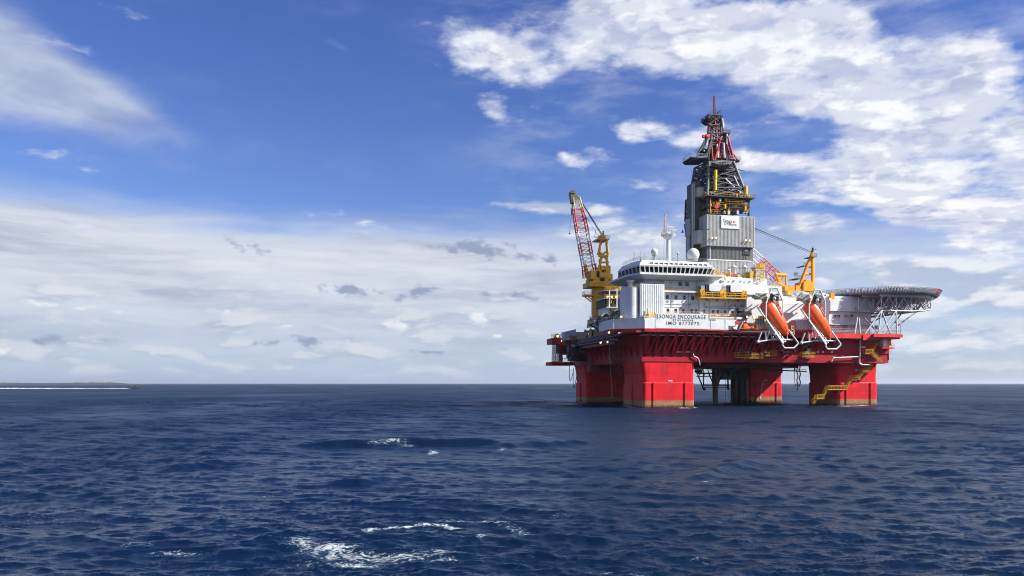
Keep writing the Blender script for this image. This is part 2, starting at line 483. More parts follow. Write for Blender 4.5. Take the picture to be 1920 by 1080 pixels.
BASE = {}
def mesh_obj(name, mb, mats, base):
    me = bpy.data.meshes.new(name)
    bx, by, bz = base
    me.from_pydata([(p[0] - bx, p[1] - by, p[2] - bz) for p in mb.v], [], mb.f)
    if not isinstance(mats, (list, tuple)): mats = [mats]
    for m in mats: me.materials.append(m)
    me.polygons.foreach_set('material_index', mb.mi)
    me.polygons.foreach_set('use_smooth', mb.sm)
    me.update()
    o = bpy.data.objects.new(name, me); COL.objects.link(o)
    return o

def tag(o, label=None, cat=None, group=None, kind=None):
    if label: o['label'] = label
    if cat: o['category'] = cat
    if group: o['group'] = group
    if kind: o['kind'] = kind
    return o

def thing(name, label, cat, base, group=None, kind=None):
    """an Empty at the thing's base, in rig coordinates; its parts are built in rig coordinates too"""
    o = bpy.data.objects.new(name, None); COL.objects.link(o)
    o.empty_display_size = 1.0
    o.location = W(*base); o.rotation_euler = (0, 0, TH)
    BASE[o.name] = tuple(base)
    return tag(o, label, cat, group, kind)

def part(name, mb, mats, parent, label=None, kind=None):
    o = mesh_obj(name, mb, mats, BASE[parent.name])
    o.parent = parent
    BASE[o.name] = BASE[parent.name]
    if label: o['label'] = label
    if kind: o['kind'] = kind
    return o

def share(src, parent, offset, name=None):
    """another instance of a part, moved by offset (rig coordinates)"""
    o = src.copy(); COL.objects.link(o)
    o.parent = parent
    o.location = src.location + Vector(offset)
    BASE[o.name] = BASE[parent.name]
    return o

def clone(root, base, label, dz_rot=0.0):
    """copy a thing with its parts and sub-parts"""
    r = root.copy(); COL.objects.link(r); r.location = W(*base); r['label'] = label
    BASE[r.name] = tuple(base)
    for ch in root.children:
        c = ch.copy(); COL.objects.link(c); c.parent = r
        for gch in ch.children:
            d = gch.copy(); COL.objects.link(d); d.parent = c
    return r

def text_part(s, p, size, parent, material, wm, hm, name='lettering', extrude=0.02):
    cu = bpy.data.curves.new(name, 'FONT'); cu.body = s; cu.size = size; cu.extrude = extrude
    cu.align_x = 'CENTER'; cu.align_y = 'CENTER'; cu.offset = 0.004 * size; cu.space_character = 1.22
    cu.materials.append(material)
    tmp = bpy.data.objects.new(name, cu); COL.objects.link(tmp)
    bpy.context.view_layer.update()
    me = bpy.data.meshes.new_from_object(tmp.evaluated_get(bpy.context.evaluated_depsgraph_get()))
    bpy.data.objects.remove(tmp)
    xs = [q.co.x for q in me.vertices]; dw = max(xs) - min(xs)
    for q in me.vertices: q.co.x *= wm / dw; q.co.y *= hm / .72 / size
    o = bpy.data.objects.new(name, me); COL.objects.link(o)
    o.parent = parent; b = BASE[parent.name]
    o.location = (p[0] - b[0], p[1] - b[1], p[2] - b[2]); o.rotation_euler = (R(90), 0, 0)
    return o

def fbox(mb, px0, px1, py0, py1, v, depth):
    """box whose front face lies at depth v and shows between these picture columns and rows"""
    a = P(px0, py0, v); b = P(px1, py0, v)
    m0 = P((px0 + px1) / 2, py0, v); m1 = P((px0 + px1) / 2, py1, v)
    mb.box((a.x, v, m1.z), (b.x, v + depth, m0.z))
    return mb

def lamp_on(parent, p, r=0.32):
    mb = MB(); r *= .8; mb.ball(p, r, 10, 8); mb.cur = 1
    mb.box((p[0] - r * .9, p[1] + r * .5, p[2] - r * .9), (p[0] + r * .9, p[1] + r * 1.6, p[2] + r * 1.3))
    mb.tube((p[0], p[1] + r, p[2] - r * 3), (p[0], p[1] + r, p[2]), .07, 4)
    return part('floodlight', mb, [LAMP, DSTEEL], parent)
# ------------------------------------------------------------------ sea
def px_ground(px, py):
    D = CAM_H * FPX / (py - 719.0)
    return (px - 960) / FPX * D, D

def build_sea():
    # fan-shaped sheet with cells that grow with distance, wide enough for a step aside
    rs = [18.0]
    while rs[-1] < 3500:
        r = rs[-1]
        rs.append(r + min(0.50 * r * r / 5900.0 + 0.01, r * (0.005 if r < 400 else 0.009)))
    rs = np.array(rs, dtype=np.float64)
    nA = 1050
    azs = np.linspace(R(-44), R(44), nA)
    RR, AA = np.meshgrid(rs, azs, indexing='ij')
    X = RR * np.sin(AA); Y = RR * np.cos(AA)
    dr = np.gradient(rs)[:, None] * np.ones_like(X)
    da = RR * (azs[1] - azs[0])
    # patchiness: gusts darken or calm whole areas
    def lown(x, y, sc, seed):
        r_ = np.random.RandomState(seed); s = 0
        for _ in range(7):
            k = sc * r_.uniform(0.4, 1.4); t = r_.uniform(0, 2 * np.pi)
            s = s + np.sin(k * (x * np.cos(t) + y * np.sin(t)) + r_.uniform(0, 6.28) + 1.3 * np.sin(k * .6 * (y * np.cos(t) - x * np.sin(t))))
        return s / 7 ** .5 / .7
    gust = 1.0 + 0.22 * lown(X, Y * 0.45, 0.055, 3) + 0.14 * lown(X, Y * .6, 0.17, 5)
    Z = np.zeros_like(X); DX = np.zeros_like(X); DY = np.zeros_like(X); lost = np.zeros_like(X)
    N = 120
    r_ = np.random.RandomState(4)
    lam = np.exp(np.linspace(np.log(24.0), np.log(0.42), N)) * r_.uniform(.94, 1.06, N)
    wind = R(-100)          # waves run towards the camera, a little from the right
    for i in range(N):
        L = lam[i]; k = 2 * np.pi / L; farb = 1 + 1.5 * np.clip((RR - 80) / 220, 0, 1) * (3 < L < 16)
        spread = R(16) if L > 6 else R(27)
        t = wind + r_.normal(0, 1) * spread
        kx, ky = k * np.cos(t), k * np.sin(t)
        slope = 0.036 if L < 2.4 else (0.017 if L < 6 else 0.0085)
        a = slope / k
        # how well the sheet resolves this wave along its own direction
        ux, uy = np.cos(t), np.sin(t)
        radial = np.abs(ux * np.sin(AA) + uy * np.cos(AA))
        tang = np.abs(ux * np.cos(AA) - uy * np.sin(AA))
        cell = radial * dr + tang * da
        lod = np.clip((L / cell - 2.2) / 2.2, 0, 1)
        amp = a * lod * farb * (gust if L < 6 else 1.0)
        ph = kx * X + ky * Y + r_.uniform(0, 6.283) + 0.6 * np.sin(0.21 * k * (X * uy - Y * ux) / 1.7 + r_.uniform(0, 6.28))
        c, s = np.cos(ph), np.sin(ph)
        Z += amp * c
        DX -= 0.85 * amp * ux * s; DY -= 0.85 * amp * uy * s
        lost += (slope * gust) ** 2 * (1 - lod ** 2) / 2
    # sharp-crested chop: ridges along the zero lines of wave groups, octave by octave
    for band, (L0, h0) in enumerate(((13.0, .10), (7.0, .095), (4.0, .085), (2.3, .075), (1.3, .056), (0.75, .036), (0.43, .019))):
        n_ = np.zeros_like(X); q = 9; wsum = 0
        for _ in range(q):
            L = 1.6 * L0 * r_.uniform(.72, 1.35); k = 2 * np.pi / L; t = wind + r_.normal(0, 1) * R(16)
            ux, uy = np.cos(t), np.sin(t)
            n_ += np.cos(k * (ux * X + uy * Y) + r_.uniform(0, 6.283) + 0.9 * np.sin(0.17 * k * (X * uy - Y * ux) + r_.uniform(0, 6.28)))
        n_ /= (q / 2) ** .5
        cell = dr * .95 + da * .3
        lod = np.clip((L0 / cell - 2.0) / 2.5, 0, 1)
        eps = 0.03 + 0.25 * (1 - lod)
        rdg = np.exp(-1.9 * (np.sqrt(n_ * n_ + eps * eps) - eps))
        g2 = gust if L0 < 6 else 1.0
        Z += h0 * lod * g2 * (rdg - .45) * (1 + (1.3 if L0 > 3 else 0) * np.clip((RR - 90) / 200, 0, 1))
        lost += (0.10 * g2) ** 2 * (1 - lod ** 2)
    # the one steep, smooth swell crossing the middle distance, and two lower ones
    def ridge(px0, py0, px1, py1, h, w, wob=0.5):
        nonlocal Z
        x0, y0 = px_ground(px0, py0); x1, y1 = px_ground(px1, py1)
        dx, dy = x1 - x0, y1 - y0; L = math.hypot(dx, dy); ux, uy = dx / L, dy / L
        s = (X - x0) * ux + (Y - y0) * uy; t = -(X - x0) * uy + (Y - y0) * ux
        t = t + wob * np.sin(s * .35 + 1) + wob * .5 * np.sin(s * .9)
        env = np.exp(-((s - L / 2) / (L * .55)) ** 4)
        prof = np.where(t > 0, np.exp(-(t / (w * 2.2)) ** 2), np.exp(-(t / w) ** 2))
        Z += h * env * prof * (1 + .12 * np.sin(s * .7))
    ridge(590, 838, 960, 836, 0.95, 0.8, .3)
    ridge(920, 839, 1120, 832, 0.50, 0.8)
    ridge(1290, 893, 1440, 868, 0.42, 0.8, .3)
    ridge(620, 906, 760, 900, 0.30, 0.7, .3)
    ridge(0, 890, 160, 880, 0.35, .9, .3)
    ridge(280, 880, 420, 868, 0.35, .9, .3)
    ridge(1740, 885, 1880, 880, 0.30, .8, .3)
    ridge(1210, 942, 1370, 945, 0.18, .4, .2)
    # foam areas (broad envelopes; the material breaks them up into threads)
    foam = np.zeros_like(X)
    FO = dict()
    def spot(px, py, rx, ry, amp, rot=0.0):
        nonlocal foam
        # ellipse laid on the water: half axes in metres
        x0, y0 = px_ground(px, py)
        xx = (X - x0) * math.cos(rot) + (Y - y0) * math.sin(rot); yy = -(X - x0) * math.sin(rot) + (Y - y0) * math.cos(rot)
        foam = np.maximum(foam, amp * np.exp(-((xx / rx) ** 2 + (yy / ry) ** 2)))
    def arc(cx, cy, rx, ry, a0, a1, w, amp):
        nonlocal foam
        x0, y0 = px_ground(cx, cy)
        th = np.arctan2((Y - y0) / ry, (X - x0) / rx); rad = np.hypot((X - x0) / rx, (Y - y0) / ry)
        mid = (a0 + a1) / 2; half = (a1 - a0) / 2
        dth = np.abs((th - R(mid) + np.pi) % (2 * np.pi) - np.pi)
        e = np.clip((R(half) - dth) / R(14), 0, 1)
        foam = np.maximum(foam, amp * e * np.exp(-((rad - 1) * min(rx, ry) / w) ** 2))
    arc(775, 990, 2.3, 0.95, -30, 205, 0.22, 1.0)      # bright inner ring
    arc(790, 1004, 5.4, 4.6, -10, 95, 0.5, 0.62)
    arc(740, 1012, 4.6, 3.5, 170, 330, 0.75, 0.78)     # broken outer ring in front
    spot(625, 1030, 1.5, 1.3, 1.0); spot(670, 1052, 1.6, .6, .95); spot(590, 1052, 1.6, .6, .6)
    spot(905, 1006, .45, .5, .95); spot(840, 1048, 1.1, .4, .85); spot(745, 1050, 1.0, .25, .6)
    spot(330, 1034, 1.6, .35, .78); spot(250, 1024, 1.2, .5, .60); spot(600, 987, .8, .3, .5)
    spot(1140, 1068, 1.0, .5, .75); spot(1200, 1076, .6, .2, .7)
    spot(300, 922, 2.4, 1.6, .42); spot(60, 975, 2.2, 1.6, .40); spot(180, 990, 1.5, .8, .35)
    spot(738, 837.2, 2.0, .6, .86); spot(712, 837.8, 2.2, .5, .74); spot(765, 838, 1.6, .5, .7); spot(812, 848, .8, 2.2, 1.1); spot(942, 844, .7, 2.0, 1.05)
    spot(1325, 897, .8, .3, .9); spot(1380, 888, 1.0, .3, .7); spot(1250, 905, 1.0, .8, .45)
    r2 = np.random.RandomState(9)
    for _ in range(46):
        spot(r2.uniform(0, 1920), r2.uniform(735, 1070), r2.uniform(.5, 1.8), r2.uniform(.3, 1.0), r2.uniform(.25, .5), r2.uniform(-.5, .5))
    # long wake of the small boat, running out of the frame on the left
    bx, by = px_ground(256, 728.6)
    along = (bx - 8) - X
    lat = Y - (by + 0.0 * along)
    wkw = 11 + 0.05 * np.clip(along, 0, 900)
    foam = np.maximum(foam, np.where(along > 0, 4.5, 0) * np.exp(-(lat / wkw) ** 2))
    # churned water lying around the columns
    def at_col(u0, u1, v0, v1):
        nonlocal foam
        u = (X - N0.x) * UX + (Y - N0.y) * UY; v = -(X - N0.x) * UY + (Y - N0.y) * UX
        d = np.hypot(np.maximum(np.maximum(u0 - u, u - u1), 0), np.maximum(np.maximum(v0 - v, v - v1), 0))
        foam = np.maximum(foam, 1.5 * np.exp(-(d / 1.5) ** 2))
    for c in COLUMNS: at_col(*c)
    rough = np.sqrt(np.clip(lost, 0, None) * 1.0)
    co = np.stack([X + DX, Y + DY, Z], -1).reshape(-1, 3).astype(np.float32)
    nr = len(rs)
    i = np.arange(nr * nA).reshape(nr, nA)
    quads = np.stack([i[:-1, :-1], i[:-1, 1:], i[1:, 1:], i[1:, :-1]], -1).reshape(-1, 4)[:, ::-1]
    # outer sheet: the rest of the circle and on to the horizon
    ov = []; oq = []
    base = co.shape[0]
    ring_r = [0.0, 18.0, 60, 300, 1200, 3500, 9000, 40000]
    na = 96
    aa = np.linspace(R(44), R(316), na)
    for q in ring_r:
        for t in aa: ov.append((q * math.sin(t), q * math.cos(t), 0.0))
    for a_ in range(len(ring_r) - 1):
        for b_ in range(na - 1):
            s0 = base + a_ * na + b_
            oq.append((s0, s0 + na, s0 + na + 1, s0 + 1)[::-1])
    # join: inside the near arc and outside the far arc of the fan
    off = base + len(ov); nb = 60
    ab = np.linspace(R(-44), R(44), nb)
    rr2 = [0.0, 18.0], [3500.0, 9000.0, 40000.0]
    for pair in rr2:
        st = off
        for q in pair:
            for t in ab: ov.append((q * math.sin(t), q * math.cos(t), 0.0)); off += 1
        for a_ in range(len(pair) - 1):
            for b_ in range(nb - 1):
                s0 = st + a_ * nb + b_
                oq.append((s0, s0 + nb, s0 + nb + 1, s0 + 1)[::-1])
    allco = np.concatenate([co, np.array(ov, dtype=np.float32)])
    allq = np.concatenate([quads, np.array(oq)])
    me = bpy.data.meshes.new('sea')
    me.vertices.add(len(allco)); me.vertices.foreach_set('co', allco.ravel())
    me.loops.add(allq.size); me.loops.foreach_set('vertex_index', allq.ravel().astype(np.int32))
    me.polygons.add(len(allq)); me.polygons.foreach_set('loop_start', np.arange(0, allq.size, 4, dtype=np.int32))
    me.polygons.foreach_set('use_smooth', np.ones(len(allq), dtype=bool))
    me.update(calc_edges=True)
    def attr(name, arr, fill):
        at = me.attributes.new(name, 'FLOAT', 'POINT')
        full = np.full(len(allco), fill, dtype=np.float32); full[:arr.size] = arr.ravel(); at.data.foreach_set('value', full)
    attr('foam', foam, 0.0)
    near = np.clip((RR - 25) / 230, 0, 1)
    rough = rough * (0.08 + 0.30 * near)
    attr('chop', rough, float(rough[-1].mean()))
    attr('crest', Z, 0.0)

    m = bpy.data.materials.new('sea_water'); m.use_nodes = True
    g = G(m.node_tree); b = g.n['Principled BSDF']
    def at(n):
        nd = g.new('ShaderNodeAttribute', attribute_name=n); return nd.outputs['Fac']
    pos = g.new('ShaderNodeNewGeometry').outputs['Position']
    fo, ch, cr = at('foam'), at('chop'), at('crest')
    # threads of foam
    wp = g.new('ShaderNodeTexNoise'); g.l.new(pos, wp.inputs['Vector']); wp.inputs['Scale'].default_value = 1.1; wp.inputs['Detail'].default_value = 4
    pw = g.vm('ADD', pos, g.vm('SCALE', g.vm('SUBTRACT', wp.outputs[1], (.5, .5, .5)), 0.9))
    t1 = g.noise(g.map(pw, scale=(0.5, 1.0, 0)), 2.4, 9, 0.66)
    t2 = g.noise(g.map(pw, scale=(0.5, 1.0, 0)), 6.0, 5, 0.7)
    web = g.m('ABSOLUTE', g.m('SUBTRACT', t1, 0.5))
    f1 = g.m('SUBTRACT', g.m('MULTIPLY', fo, 0.86), g.m('ADD', g.m('MULTIPLY', web, 6.5), g.m('MULTIPLY', g.m('SUBTRACT', t2, 0.36), 1.9)))
    fm = g.m('MULTIPLY', g.ramp(f1, 0.0, 0.55), 0.85)
    # the deep water's own colour, a little greener where it is churned
    big = g.noise(pos, 0.012, 3, 0.5)
    deep = g.mix(g.ramp(big, 0.35, 0.65), (0.0014, 0.0095, 0.031), (0.0026, 0.0140, 0.036))
    teal = g.mix(g.ramp(fo, 0.2, 0.9, 0, 0.8), deep, (0.010, 0.036, 0.066))
    c = g.mix(fm, teal, (0.62, 0.67, 0.70))
    g.put(b.inputs['Base Color'], c)
    b.inputs['IOR'].default_value = 1.333
    b.inputs['Specular Tint'].default_value = (0.74, 0.87, 1.0, 1)
    b.inputs['Specular IOR Level'].default_value = 0.5
    ro = g.m('ADD', g.m('SQRT', g.m('MULTIPLY', ch, 1.35)), 0.09)
    ro = g.m('MINIMUM', ro, 0.62)
    ro = g.mix(fm, g.xyz(ro, ro, ro), (0.8, 0.8, 0.8))
    g.put(b.inputs['Roughness'], ro)
    # ripples too small for the sheet
    r1 = g.noise(g.map(pos, rot=(0, 0, R(12)), scale=(0.45, 1.3, 1)), 2.6, 4, 0.6)
    r3 = g.noise(g.map(pos, rot=(0, 0, R(-18)), scale=(0.6, 1.1, 1)), 9.0, 4, 0.6)
    bn = g.new('ShaderNodeBump'); bn.inputs['Strength'].default_value = 1.0
    bn.inputs['Distance'].default_value = 0.08
    r0 = g.noise(g.map(pos, rot=(0, 0, R(10)), scale=(0.35, 1.2, 1)), 0.9, 3, 0.55)
    hgt = g.m('ADD', g.m('ADD', r1, g.m('MULTIPLY', r0, 2.2)), g.m('MULTIPLY', r3, 0.10))
    hgt = g.m('ADD', hgt, g.m('MULTIPLY', fm, 0.25))
    g.l.new(hgt, bn.inputs['Height'])
    g.l.new(bn.outputs[0], b.inputs['Normal'])
    me.materials.append(m)
    o = bpy.data.objects.new('sea', me); COL.objects.link(o)
    tag(o, 'dark blue choppy sea with scattered foam reaching the horizon', None, None, 'structure')

# outer faces of the four columns in rig coordinates: u0, u1, v0, v1
COLUMNS = [(0.0, 18.4, 0.0, 18.5), (0.2, 17.6, 59.0, 74.0), (74.6, 90.9, 4.5, 22.5), (71.7, 87.6, 58.5, 74.5)]
build_sea()
# ================================================================== HULL
ZB, ZD = 15.0, 24.6          # underside of the deck box, main deck
hull = thing('semi_submersible_hull', 'red hull deck standing on four square columns in the sea', 'drilling platform', (44, 38, 0))

def rounded(u0, u1, v0, v1, r, z, n=4):
    pts = []
    for cx, cy, a in ((u1 - r, v1 - r, 0), (u0 + r, v1 - r, 90), (u0 + r, v0 + r, 180), (u1 - r, v0 + r, 270)):
        for k in range(n + 1):
            t = R(a + 90 * k / n); pts.append((cx + r * math.cos(t), cy + r * math.sin(t), z))
    return pts

for ci, (u0, u1, v0, v1) in enumerate(COLUMNS):
    mb = MB()
    # shaft narrows a little above the waterline, with a fender belt lower down
    mb.loft([rounded(u0 + .4, u1 - .2, v0 + .35, v1 - .35, 1.3, 8.3), rounded(u0 + .25, u1 - .2, v0 + .35, v1 - .35, 1.3, 11.0),
             rounded(u0 - .4, u1 + .1, v0 + .3, v1 - .3, 1.3, ZB + .05)], True)
    mb.loft([rounded(u0 + .15, u1 - .1, v0 + .1, v1 - .1, 1.2, -7), rounded(u0 + .15, u1 - .1, v0 + .1, v1 - .1, 1.2, 8.0), rounded(u0 + .4, u1 - .24, v0 + .32, v1 - .32, 1.2, 8.35)], True)
    c = part('column', mb, COLRED, hull)
    def guide(u, v, du, dv):
        g_ = MB(); g_.box((u - du, v - dv, -4), (u + du, v + dv, 8.2))
        o = part('guide_rail', g_, COLRED, c)
    w = u1 - u0
    for f in (.20, .80): guide(u0 + w * f, v0 - .05, .16, .22)
    guide(u0 - .02, (v0 + v1) / 2, .22, .16)

# deck box: one deep girder box, its ribs and decks built on it
mb = MB()
mb.box((0.0, 0.3, ZB), (91.0, 74.5, ZD - 0.6))
mb.box((-.25, 0.05, ZB), (91.2, 0.28, ZB + 3.4))       # lower belt plate
mb.box((17.6, -0.06, ZB + 2.9), (91.2, 0.05, ZB + 3.2))
part('deck_box', mb, RED, hull)
mb = MB(); mb.box((-4.2, -4.6, ZD - .6), (46.0, 72, ZD)); mb.box((46.0, -3.4, ZD - .6), (92.4, 62, ZD))
part('main_deck', mb, [DARKRED], hull)

# sloping knees that carry the overhanging deck
kn = None
def knee(u, lean=0.9):
    mb = MB()
    t = .13
    mb.prism([(u - t, 0.05, ZB + 1.7), (u - t, -4.3, ZD - .62), (u - t, 0.05, ZD - .62)], (2 * t, 0, 0))
    mb.box((u - .32, -4.3, ZD - .9), (u + .32, .05, ZD - .62))
    # flange along the sloping edge
    a0 = Vector((u - .34, 0.02, ZB + 1.6)); a1 = Vector((u + .34, 0.02, ZB + 1.6)); b0 = Vector((u - .34, -4.4, ZD - .7)); b1 = Vector((u + .34, -4.4, ZD - .7))
    mb.prism([a0, a1, b1, b0], (0, -.12, .1))
    # slanting stay to the next knee
    mb.prism([(u + .2, -.3, ZB + 2.2), (u + .9, -.3, ZB + 2.2), (u + 3.1, -4.0, ZD - 1.2), (u + 2.5, -4.0, ZD - 1.2)], (0, -.14, 0))
    return part('knee', mb, RED, hull)
k0 = None
us = [0.7 + 3.15 * i for i in range(0, 15)]
for i, u in enumerate(us):
    if i == 0: k0 = knee(u)
    else: share(k0, hull, (u - us[0], 0, 0))
# girder bays to the right, behind the lifeboats
for i in range(8):
    u = 48.5 + i * 2.9
    mb = MB(); mb.prism([(u - .12, 0.05, ZB + 3.5), (u - .12, -2.6, ZD - .62), (u - .12, .05, ZD - .62)], (.24, 0, 0))
    mb.box((u - .3, -2.7, ZD - 1), (u + .3, 0.05, ZD - .62))
    part('knee', mb, RED, hull)
# panel plate at the right, standing proud of the girder
mb = MB(); mb.prism([(65.5, -.30, ZB + 3.2), (91.3, -.30, ZB + 3.2), (91.3, -.30, ZD - .8), (69.8, -.30, ZD - .8)], (0, .5, 0))
part('side_plate', mb, RED, hull)
# portholes and small white marks on the plate
for px, py in ((1533, 660), (1543, 660), (1560, 660)):
    p = P(px, py, -.3); mb = MB(); mb.tube((p.x, -.36, p.z), (p.x, -.28, p.z), .35, 12); part('porthole', mb, LGREY, hull)
for px, py, w in ((1257, 679, 8), (1257, 714, 8), (1619, 651, 7), (1640, 668, 6), (1437, 622, 8), (1603, 713, 6), (1606, 694, 5), (1598, 682, 5), (1500, 645, 6)):
    vv = .38 if px < 1400 and py < 700 else (-.02 if px < 1300 else (-.36 if py < 672 else 4.78))
    mb = MB(); fbox(mb, px - w / 2, px + w / 2, py - 1, py + 1, vv, .06); part('draft_mark', mb, WHITE2, hull)
# drain and fire-water pipes, pale, running down the side
def pipe(pts, r=.22, m=LGREY, v=-.55, name='pipe'):
    mb = MB(); mb.path([P(x, y, v) for x, y in pts], r, 8); return part(name, mb, m, hull)
pipe([(1266, 660), (1294, 660), (1299, 662), (1301, 668), (1308, 671), (1311, 677), (1312, 684)], .2)
pipe([(1502, 634), (1560, 633), (1640, 637), (1652, 636), (1652, 628)], .22, v=-.9)
pipe([(1613, 637), (1612, 668), (1611, 681), (1616, 684), (1632, 684)], .28, v=-.9)
pipe([(1610, 669), (1562, 671), (1559, 679)], .22, v=-.9)
pipe([(1200, 628), (1290, 629), (1370, 631), (1420, 632)], .14, m=LGREY, v=-3.6)
for i in range(5):
    mb = MB(); p = P(1335 + i * 24, 0, -.5); mb.tube((p.x, -.5, ZB + 3), (p.x, -.5, ZD - 1), .12, 6)
    part('pipe', mb, DARKRED, hull)
# dark recess equipment between the knees at right
rr = random.Random(5)
mb = MB()
for i in range(34):
    px = rr.uniform(1385, 1520); py = rr.uniform(640, 668); p = P(px, py, -.7); s_ = rr.uniform(.2, .8)
    mb.box((p.x - s_, -1.2, p.z - s_ * .6), (p.x + s_, 0, p.z + s_ * .6))
part('valve_gear', mb, DSTEEL, hull, kind='stuff')
mb = MB()
for px, py in ((1384, 657), (1392, 657), (1408, 660), (1445, 657), (1467, 657), (1478, 660), (1490, 657), (1414, 642)):
    p = P(px, py, -.8); mb.ball(p, .22, 8, 6)
part('valve_cap', mb, LGREY, hull, kind='stuff')

# yellow walkways hung on the deck side
def walkway(px0, px1, py, v=-.4, w=1.4, h=1.5, parent=None, base=None):
    a = P(px0, py, v); b = P(px1, py, v); z = (a.z + b.z) / 2
    mb = MB(); mb.box((a.x, v - w, z - .18), (b.x, v, z))
    mb.rail([(a.x, v, z), (a.x, v - w, z), (b.x, v - w, z), (b.x, v, z)], h, 1.3, .055, 3)
    return mb
for px0, px1, py in ((1375, 1399, 670), (1400, 1426, 671), (1427, 1444, 667), (1446, 1452, 666), (1500, 1524, 669)):
    part('walkway', walkway(px0, px1, py), YEL2, hull)

# ---- bulwark with the ship's name
ZT = P(1260, 596.5, -4.9).z
mb = MB()
vb = -4.9
uC = P(1208, 600, vb).x; uL = P(1150, 600, 1.0).x
def slab(a, b, z0, z1, th=.35):
    a = Vector(a); b = Vector(b); d = (b - a).normalized(); n = Vector((-d.y, d.x, 0)) * th
    q = [a, b, b + n, a + n]
    mb.prism([(p.x, p.y, z0) for p in q], (0, 0, z1 - z0))
zlow = P(1260, 616.5, vb).z
part_b = None
slab((uL + .3, 1.2, 0), (uC, vb, 0), zlow, ZT)
slab((uL + .3, 16, 0), (uL + .3, 1.6, 0), zlow, ZT)
uR = P(1382, 610, vb).x
slab((uC + .02, vb, 0), (uR, vb, 0), zlow, P(1350, 598.5, vb).z)
bul = part('bulwark', mb, WHITE, hull)
# name panel standing higher than the rest
mb = MB(); fbox(mb, 1230, 1328, 588, 616, vb - .07, .5)
for px in (1209, 1229, 1333, 1360): fbox(mb, px, px + 1.0, 599, 616, vb - .1, .1)
part('name_panel', mb, WHITE, hull)
mb = MB()
zr0, zr1 = P(1260, 622.5, vb).z, zlow - .004
slab((uL - .9, 17, 0), (uL - .9, .6, 0), zr0, zr1, .5); slab((uL - .9, .5, 0), (uC - .05, vb - .25, 0), zr0, zr1, .5); slab((uC, vb - .25, 0), (P(1274, 618, vb).x, vb - .25, 0), zr0, zr1, .5)
slab((P(1274.1, 618, vb).x, vb - .2, 0), (uR, vb - .2, 0), P(1300, 620, vb).z, zr1, .45)
part('fender_strip', mb, RED, hull)
def sign_text(s, cx, cy, hpx, wpx, v):
    c = P(cx, cy, v)
    wm = P(cx + wpx / 2, cy, v).x - P(cx - wpx / 2, cy, v).x
    hm = P(cx, cy - hpx / 2, v).z - P(cx, cy + hpx / 2, v).z
    return text_part(s, c, 1.0, hull, LETTER, wm, hm)
vt = vb - .10
sign_text('SONGA ENCOURAGE', 1280.5, 594.4, 7.4, 87, vt)
sign_text('STAVANGER', 1281, 600.6, 3.2, 39, vt)
sign_text('IMO 8772075', 1280.5, 606.6, 6.4, 61, vt)
mb = MB(); fbox(mb, 1231.6, 1233.2, 588.5, 598, vt - .02, .08); part('lettering_bar', mb, LETTER, hull)

# right end of the main deck: red edge with railings
e0 = P(1487, 622, -3.4).x
mb = MB(); zc = P(1560, 622, -3.6).z
mb.box((e0, -3.75, ZD - 1.4), (92.4, -3.4, ZD + .25)); mb.box((92.41, -3.75, ZD - 1.4), (92.75, 58, ZD + .25))
mb.box((P(1618, 620, -4).x, -4.1, ZD - 2.0), (P(1624, 620, -4).x, -3.76, ZD - .2))
mb.box((P(1636, 620, -4).x, -4.7, ZD - .9), (93.1, -3.76, ZD + .1))
part('deck_edge', mb, BRED, hull)
mb = MB(); mb.rail([(e0, -3.5, ZD + .25), (92.3, -3.5, ZD + .25), (92.3, 40, ZD + .25)], 1.5, 1.5, .05, 3); part('railing', mb, LGREY, hull)
mb = MB(); mb.rail([(uC, vb + .2, ZT), (uR, vb + .2, P(1350, 598.5, vb).z)], 1.1, 1.6, .04, 3); part('railing', mb, YEL2, hull)
mb = MB(); mb.rail([(uL + .4, 15, ZT), (uL + .4, 2, ZT), (uC - .5, vb + .5, ZT)], .9, 1.8, .035, 2); part('railing', mb, LGREY, hull)
mb = MB(); mb.tube((92.7, -4, ZD), (92.7, -4, ZD + 3.4), .07, 5); part('jackstaff', mb, DSTEEL, hull)
# bracket platform with cabinet below the right deck corner
mb = MB(); a = P(1650, 652, -2); b = P(1673, 650, -2); mb.box((a.x, -3, a.z - .3), (b.x, 3, a.z + .1)); 
mb.prism([(91.3, -.2, ZB + 1.0), (b.x, -.2, a.z - .3), (b.x - 1.2, -.2, a.z - .3), (91.3, -.2, ZB + 4)], (0, .6, 0))
mb.rail([(b.x - 2.5, -3, a.z + .1), (b.x, -3, a.z + .1), (b.x, 3, a.z + .1)], 1.2, 1.2, .05, 2)
part('bracket_platform', mb, BRED, hull)
mb = MB(); fbox(mb, 1656, 1664, 636, 650, -2.2, 4); part('cabinet', mb, WHITE, hull)
mb = MB(); fbox(mb, 1665, 1671, 636, 648, -2.2, 4); part('cabinet', mb, OYEL, hull)

# underside and left flank details ------------------------------------------------
mb = MB()
for v in range(4, 72, 5):
    mb.prism([(0.0, v - .15, ZB + 1.5), (-4.0, v - .15, ZD - .62), (0.0, v - .15, ZD - .62)], (0, .3, 0))
part('knee_row', mb, RED, hull, kind='stuff')
mb = MB()
mb.box((17.8, 24, ZB - 1.3), (72, 26, ZB - .01)); mb.box((17.8, 50, ZB - 1.3), (72, 52, ZB - .01)); mb.box((30, 20, ZB - 1.0), (32, 70, ZB - .02))
part('bottom_girder', mb, DARKRED, hull)
for q_ in ([(-.6, 14, ZD - 3.2), (-.6, 40, ZD - 3.2), (-.6, 56, ZD - 3.4)], [(-1.0, 10, ZD - 2.3), (-1.0, 56, ZD - 2.3)]):
    mb = MB(); mb.path(q_, .18, 6); part('pipe', mb, LGREY, hull)
